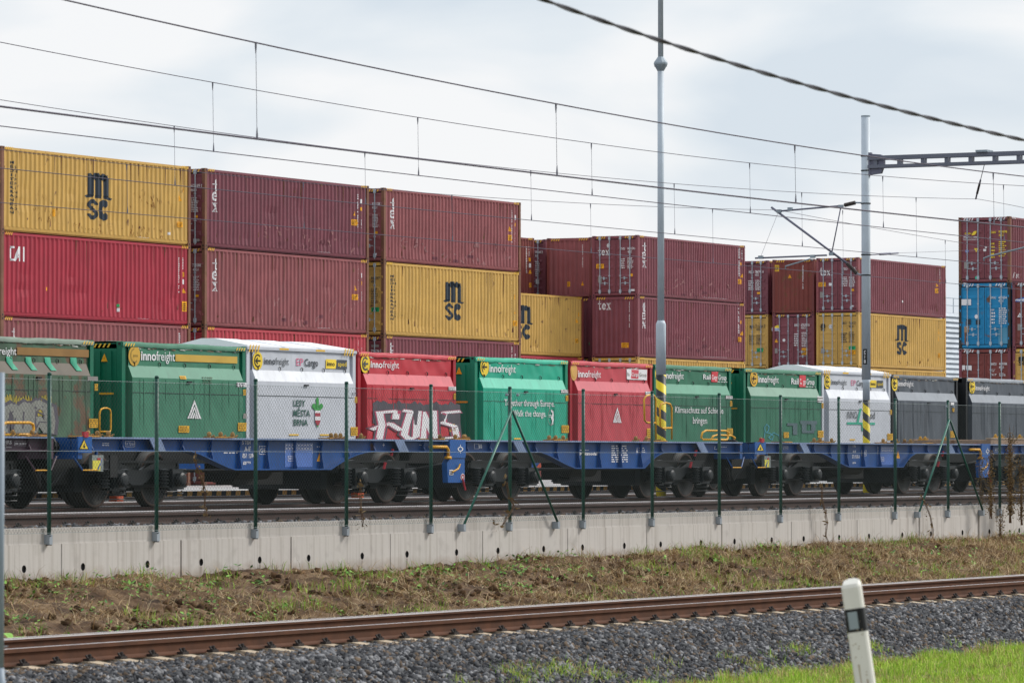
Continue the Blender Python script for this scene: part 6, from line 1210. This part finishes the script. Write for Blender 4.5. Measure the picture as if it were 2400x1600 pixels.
# ================================================================== ballast stones, grass, weeds
def stones(name, n, xr, yr, zf, smin, smax, label=None, clearing=None, mats=None, cat='ballast'):
    x = RNG.uniform(*xr, n); y = RNG.uniform(*yr, n); keep = np.ones(n, bool) if clearing is None else clearing(x, y); x, y = x[keep], y[keep]; n = len(x)
    z = zf(x, y)+RNG.uniform(-.4, .5, n)*smax*.5; sz = RNG.uniform(smin, smax, n)
    base = np.array([(a, b_, c_) for c_ in (-1, 1) for b_ in (-1, 1) for a in (-1, 1)], float)*.5
    V = base[None]*(1+RNG.uniform(-.32, .32, (n, 8, 3)))*RNG.uniform(.55, 1.15, (n, 1, 3))*sz[:, None, None]
    A = RNG.normal(size=(n, 4)); A /= np.linalg.norm(A, axis=1)[:, None]; w, i, j, k = A.T
    R = np.stack([1-2*(j*j+k*k), 2*(i*j-k*w), 2*(i*k+j*w), 2*(i*j+k*w), 1-2*(i*i+k*k), 2*(j*k-i*w), 2*(i*k-j*w), 2*(j*k+i*w), 1-2*(i*i+j*j)], -1).reshape(n, 3, 3)
    V = np.einsum('nij,nkj->nki', R, V)+np.stack([x, y, z], -1)[:, None]
    q = np.array([(0, 2, 3, 1), (4, 5, 7, 6), (0, 1, 5, 4), (2, 6, 7, 3), (0, 4, 6, 2), (1, 3, 7, 5)]); Fi = (q[None]+8*np.arange(n)[:, None, None]).reshape(-1, 4)
    mi = np.repeat(np.where((np.abs(y-24.9) < .35) & (RNG.uniform(0, 1, n) < .25), 3, RNG.choice(4, n, p=[.34, .36, .17, .13])), 6)
    o = np_mesh(name, V.reshape(-1, 3), Fi, mats or M_st, mi, loc=(0, 0, H)); return tag(o, label, cat if label else None, None, 'stuff')
BP = np.array([(22.85, -2.69), (23.1, -2.65), (24.2, -2.17), (24.6, -2.115), (25.0, -2.115), (27.3, -2.12), (27.7, -2.2), (28, -2.3)])
zbal = lambda x, y: np.interp(y, BP[:, 0], BP[:, 1])
slx = xs0-1.8
def nosl(x, y): d = np.abs(((x-slx+.3) % .6)-.3); return ~((d < .125+.02*np.sin(x*40)) & (y > 24.80+.06*np.sin(x*9)) & (y < 27.2)) & ~(np.abs(y-25.1) < .09) & ~(np.abs(y-26.607) < .09)
stones('ballast_stones', 72000, (32.5, 68), (22.9, 25.02), zbal, .024, .064, 'grey angular ballast stones below the near rail', nosl)
stones('ballast_stones', 16000, (34, 68), (25.02, 27.75), zbal, .026, .056, 'grey angular ballast stones between the near rails', nosl)
stones('ballast_stones', 14000, (44, 97), (31.64, 34.9), lambda x, y: np.full_like(x, -.965), .03, .07, 'grey angular ballast stones on top of the concrete wall', lambda x, y: RNG.uniform(0, 1, len(x)) < np.where(y < 32.6, 1.0, .55))

M_gr_ = [mat('grass_%d' % i, h, .7, var=.2, scale=3, spec=.2) for i, h in enumerate(('#a0c53f', '#bfdb58', '#7aa838', '#d6c983'))]
M_dry = [mat('straw_%d' % i, h, .8, var=.2, scale=3, spec=.15) for i, h in enumerate(('#bfa47d', '#98784f', '#dac7a0', '#634c36', '#808a45'))]
M_leaf = [mat('weed_leaf_%d' % i, h, .6, var=.2, scale=3, spec=.25) for i, h in enumerate(('#649a3a', '#86b450', '#4d7c3c'))]
def blades(name, x, y, z, h, w, lean, mats, p, label=None, curve=True, cat='grass'):
    n = len(x); a = RNG.uniform(0, 2*np.pi, n); la = RNG.uniform(0, 2*np.pi, n); dx, dy = np.cos(la), np.sin(la); sl_, cl = np.sin(lean), np.cos(lean)
    B = np.stack([x, y, z], -1); wv = np.stack([np.cos(a), np.sin(a), 0*a], -1)*w[:, None]*.5
    mid = B+np.stack([dx*sl_*h*.35, dy*sl_*h*.35, cl*h*.6], -1); tip = B+np.stack([dx*sl_*h, dy*sl_*h, cl*h*.92+.004], -1)
    V = np.stack([B-wv, B+wv, mid+wv*.8, mid-wv*.8, tip], 1).reshape(-1, 3); o = 5*np.arange(n)
    Q = np.stack([o, o+1, o+2, o+3], 1); Tt = np.stack([o+3, o+2, o+4, o+4], 1)
    me = bpy.data.meshes.new(name); F3 = np.stack([o+3, o+2, o+4], 1); lp = np.concatenate([Q.ravel(), F3.ravel()]); ls = np.concatenate([np.arange(n)*4, 4*n+np.arange(n)*3])
    me.vertices.add(len(V)); me.vertices.foreach_set('co', V.astype(np.float32).ravel()); me.loops.add(len(lp)); me.loops.foreach_set('vertex_index', lp.astype(np.int32)); me.polygons.add(2*n); me.polygons.foreach_set('loop_start', ls.astype(np.int32))
    for _ in mats: me.materials.append(None)
    mi = RNG.choice(len(mats), n, p=p); me.polygons.foreach_set('material_index', np.concatenate([mi, mi]).astype(np.int32)); me.update(calc_edges=True)
    return tag(link(name, me, mats, None, (0, 0, H)), label, cat if label else None, None, 'stuff')
def field(x, y, f=1.0, ph=0): return np.sin(x*1.1*f+ph)+np.sin(y*2.3*f-x*.6*f+ph*2)+.7*np.sin(x*3.1*f+y*1.9*f+ph*3)
GP = np.array([(15, -2.2), (19, -2.6), (23, -2.66)])
n = 110000; y = RNG.uniform(17.5, 23.3, n); x = RNG.uniform(29, 62, n); z = np.where(y < 22.9, np.interp(y, GP[:, 0], GP[:, 1]), zbal(x, y))-.01
vn = vnoise(x*1.5, y*1.5); vn2 = vnoise(x*4.1+7, y*4.3); edge = 22.62+.35*(vnoise(x*.9, 0*x)-.5)+.25*(vnoise(x*3.3, 0*x+5)-.5)+(x-44)*.022
h = RNG.uniform(.04, .13, n)*(.45+1.3*vn)*(.6+.8*vn2); keep = (y < edge+RNG.normal(0, .06, n)) & (RNG.uniform(0, 1, n) < .25+1.1*vn2)
dryp = (vnoise(x*1.1+30, y*1.4) > .66) | (y > edge-.22)
for nm, sel, mats_, pp, lb in (('meadow_grass', keep & ~dryp, M_gr_, [.36, .36, .16, .12], 'bright green grass below the ballast at lower right'), ('dry_grass', keep & dryp, [M_gr_[3], M_dry[0], M_gr_[2], M_dry[1]], [.3, .27, .23, .2], 'dull straw-coloured grass patches between the bright grass and the ballast')):
    m = sel.sum(); blades(nm, x[sel], y[sel], z[sel], h[sel], RNG.uniform(.004, .011, m), RNG.uniform(.05, 1.1, m), mats_, pp, lb)
tx_, ty_, th_ = [], [], []
for k in range(240):
    X0 = RNG.uniform(33, 60); Y0 = RNG.uniform(18.5, 22.9); m = int(RNG.integers(25, 80)); tx_.append(X0+RNG.normal(0, .07, m)); ty_.append(Y0+RNG.normal(0, .07, m)); th_.append(RNG.uniform(.08, .22, m)*RNG.uniform(.6, 1.15))
x = np.concatenate(tx_); y = np.concatenate(ty_); m = len(x); z = np.where(y < 22.9, np.interp(y, GP[:, 0], GP[:, 1]), zbal(x, y))-.01
blades('grass_tufts', x, y, z, np.concatenate(th_), RNG.uniform(.005, .010, m), RNG.uniform(.1, .95, m), M_gr_+[M_dry[0]], [.3, .3, .2, .1, .1], 'longer ragged grass tufts sticking out of the bright grass')
# loose tufts creeping up the ballast
cx_, cy_ = [], []
for k in range(46):
    X0 = RNG.uniform(37, 62); Y0 = RNG.uniform(22.6, 23.5)
    m = RNG.integers(40, 150); cx_.append(X0+RNG.normal(0, .12, m)); cy_.append(Y0+RNG.normal(0, .08, m))
for px in (1195, 1230, 1270, 1315, 1345, 1190, 1300):
    q = onX(px, 1595, 1) if False else None; X0 = Xat(px, 23.6, 1590); m = 110; cx_.append(X0+RNG.normal(0, .13, m)); cy_.append(23.5+RNG.normal(0, .12, m))
x = np.concatenate(cx_); y = np.concatenate(cy_); n = len(x); blades('ballast_tufts', x, y, zbal(x, y)-.01, RNG.uniform(.05, .18, n), RNG.uniform(.004, .009, n), RNG.uniform(.1, 1.0, n), M_gr_+[M_dry[0]], [.3, .3, .12, .13, .15], 'loose grass tufts creeping onto the ballast')
# embankment: cut hay, dead stalks, weeds
M_cl = [mat('clod_%d' % i, h_, .95, var=.25, scale=8, spec=.1) for i, h_ in enumerate(('#3a2b20', '#54402e', '#6b5540', '#463726'))]
stones('soil_clods', 9000, (E0[0], 92), (27.6, 31.3), lambda x, y: emb_z(x, y)-.005, .025, .095, 'dark crumbly clods of soil lying on the bank', lambda x, y: (vnoise(x*1.3+11, y*1.7) > .42) & (RNG.uniform(0, 1, len(x)) < np.clip(1.1-(x-45)/40, .2, 1)), M_cl, 'soil')
n = 260000; x = RNG.uniform(E0[0], E0[1], n); y = RNG.uniform(27.6, 31.33, n); hay = (x-54)/24+1.6*(vnoise(x*.7, y*1.2)-.5)+.5*(x < 42)
keep = RNG.uniform(0, 1, n) < np.clip(.38+.6*hay, .14, 1); x, y = x[keep], y[keep]; n = len(x)
blades('cut_hay', x, y, emb_z(x, y)+RNG.uniform(-.01, .03, n), RNG.uniform(.07, .32, n), RNG.uniform(.003, .009, n), np.where(RNG.uniform(0, 1, n) < .12, RNG.uniform(.5, 1.1, n), RNG.uniform(1.2, 1.56, n)), M_dry, [.32, .26, .16, .22, .04], 'brown cut grass lying on the bank below the wall')
n = 60000; x = RNG.uniform(E0[0], E0[1], n); y = RNG.uniform(27.6, 31.33, n); gk = vnoise(x*1.6, y*1.9+20)+.10*(y > 31.0)*(vnoise(x*.9, y)>.4)+.06*(x > 62)+RNG.normal(0, .05, n) > .78; x, y = x[gk], y[gk]; n = len(x)
blades('bank_grass', x, y, emb_z(x, y)-.01, RNG.uniform(.06, .24, n), RNG.uniform(.005, .012, n), RNG.uniform(.1, 1.1, n), [M_gr_[2], M_gr_[0], M_dry[4], M_dry[0]], [.35, .2, .25, .2], 'patches of green grass on the bank below the wall')
def leaves(name, cx, cy, r, per, size, label):
    V = []; mi = []
    for X0, Y0, rr in zip(cx, cy, r):
        for _ in range(per):
            px_, py_ = X0+RNG.normal(0, rr), Y0+RNG.normal(0, rr*.7); 
            if not (27.6 < py_ < 31.3): continue
            pz = float(emb_z(px_, py_))+RNG.uniform(.01, .10); a = RNG.uniform(0, 6.28); L_ = RNG.uniform(.5, 1)*size; w_ = L_*.45; t = RNG.uniform(-.5, .7)
            d = np.array([math.cos(a)*math.cos(t), math.sin(a)*math.cos(t), math.sin(t)]); q = np.array([-math.sin(a), math.cos(a), RNG.uniform(-.4, .4)]); p0 = np.array([px_, py_, pz])
            V += [p0, p0+d*L_*.5+q*w_*.5, p0+d*L_, p0+d*L_*.5-q*w_*.5]; mi.append(int(RNG.integers(0, 3)))
    V = np.array(V); m = len(V)//4; return tag(np_mesh(name, V, np.arange(4*m).reshape(m, 4), M_leaf, mi, loc=(0, 0, H)), label, 'weeds', None, 'stuff')
k = 300; leaves('bank_weeds', np.where(RNG.uniform(0, 1, k) < .6, RNG.uniform(40, 60, k), RNG.uniform(60, 92, k)), 31.3-np.abs(RNG.normal(0, 1.7, k)), RNG.uniform(.04, .16, k), 13, .095, 'small green leafy weeds scattered over the bank')
for px, py in ((30, 1470),):   # broad dock leaves at the lower left
    q = onY(px, py, 28.0); b = MB()
    for i in range(7):
        a = i*.9+.3; L_ = .34+.1*math.sin(i*2.1); pts_ = []
        for t in np.linspace(0, 1, 7): pts_.append((t*L_*math.cos(a), t*L_*.6*math.sin(a), .02+.26*t*(1.3-t)+.05*math.sin(i)))
        for t0, t1, w0, w1 in ((0, 1, .01, .035), (1, 2, .035, .05), (2, 3, .05, .055), (3, 4, .055, .045), (4, 5, .045, .03), (5, 6, .03, .004)):
            p, r_ = pts_[t0], pts_[t1]; nx, ny = -math.sin(a), math.cos(a); b.add([(p[0]-nx*w0, p[1]-ny*w0, p[2]), (p[0]+nx*w0, p[1]+ny*w0, p[2]), (r_[0]+nx*w1, r_[1]+ny*w1, r_[2]), (r_[0]-nx*w1, r_[1]-ny*w1, r_[2])], [(0, 1, 2, 3)])
    o = b.build('dock_plant', MATS['weed_leaf_1'], None, (q[0], 28.0, float(emb_z(q[0], 28.0))+H)); tag(o, 'broad-leaved green dock plant at the foot of the bank, lower left', 'plant')
# tall dead weeds and vines standing against the fence
M_dead = mat('dead_weed_brown', '#5d4733', .85, var=.25, scale=5); M_dead2 = mat('dead_weed_seed', '#75603f', .9, var=.3, scale=8)
def dead(label, px, pyb, pyt, D, spread, nb, dens):
    q = onY(px, pyb, D); hh = onY(px, pyt, D)[2]-q[2]; r = thing('dead_weed', label, 'dry plant', (q[0], D, q[2]), group='dry weeds along the fence'); st = MB(); V = []; 
    rr = random.Random(label)
    for k in range(nb):
        dx = rr.uniform(-spread, spread); top = hh*rr.uniform(.65, 1); path = [(dx*t*t+.03*math.sin(t*7+k), rr.uniform(-.02, .02), top*t) for t in np.linspace(0, 1, 8)]
        st.tube(path, [.009*(1-.75*t) for t in np.linspace(0, 1, 8)], 5)
        for _ in range(int(dens*top)):
            t = rr.uniform(.15, 1); i = min(6, int(t*7)); p = path[i]; p = np.array(p)+np.array([rr.gauss(0, .045*(1.2-t*.6)), rr.gauss(0, .04), rr.uniform(-.1, .1)])
            L_ = rr.uniform(.02, .05); d = np.array([rr.gauss(0, 1), rr.gauss(0, 1), rr.gauss(0, 1)]); d /= np.linalg.norm(d); e2 = np.cross(d, [rr.gauss(0, 1), rr.gauss(0, 1), 1]); e2 /= np.linalg.norm(e2); V += [p, p+d*L_*.5+e2*L_*.3, p+d*L_, p+d*L_*.5-e2*L_*.3]
    st.build('stem', M_dead, r)
    if V: V = np.array(V); m = len(V)//4; np_mesh('seed_head', V, np.arange(4*m).reshape(m, 4), [M_dead2], None, r, (0, 0, 0))['kind'] = 'stuff'
    return r
dead('tallest dry brown weed at the right edge, rising bushy above the blue wagon deck', 2368, 1225, 985, 31.05, .18, 7, 130)
dead('dry brown weed left of the tallest one, reaching the wagon deck', 2322, 1215, 1035, 31.1, .12, 5, 100)
dead('dry brown weed at the very right edge of the picture', 2394, 1230, 1045, 31.0, .12, 5, 100)
dead('thin dry weed just left of the last fence post', 2300, 1210, 1040, 31.6, .07, 3, 120)
dead('low dry weed hanging over the wall near the right edge', 2345, 1262, 1180, 31.2, .25, 5, 60)
def vine(label, pts, D=31.25):
    P = [onY(a, b_, D) for a, b_ in pts]; q = P[0]; r = thing('dry_vine', label, 'dry plant', (q[0], D, q[2]), group='dry vines on the fence and wall')
    pth = [(p[0]-q[0], .0+.02*math.sin(i*2), p[2]-q[2]) for i, p in enumerate(P)]; MB().tube(pth, [.0065]*(len(P)-1)+[.003], 6).tube([(p[0]+.03*math.sin(i*3), p[1]-.02, p[2]) for i, p in enumerate(pth)], .006, 5).build('stem', M_dead, r)
    V = []
    for p in pth:
        for _ in range(7): a = np.array(p)+RNG.normal(0, .035, 3); d = RNG.normal(0, .02, 3); e2 = RNG.normal(0, .012, 3); V += [a, a+d+e2, a+2*d, a+d-e2]
    V = np.array(V); m = len(V)//4; np_mesh('dry_leaf', V, np.arange(4*m).reshape(m, 4), [M_dead2], None, r, (0, 0, 0))['kind'] = 'stuff'
vine('long dry vine hanging over the wall beside the numbered mast', [(1925, 1140), (1928, 1175), (1932, 1200), (1936, 1225), (1937, 1255), (1940, 1275)])
vine('short dry vine dangling over the wall below the roofed white box', [(843, 1130), (846, 1165), (842, 1195), (848, 1215), (851, 1234)])
vine('dry vine twined round the braced fence post in the middle', [(1186, 1130), (1194, 1165), (1202, 1185), (1188, 1210), (1178, 1232)])
vine('dry vine leaning on the wall left of the right-hand braced post', [(2160, 1165), (2172, 1185), (2178, 1210), (2184, 1240), (2188, 1265)])
vine('withered climbing stem on the mesh in front of the left blue wagon', [(455, 1075), (462, 1095), (468, 1120), (478, 1150), (482, 1185), (480, 1212)], 31.28)
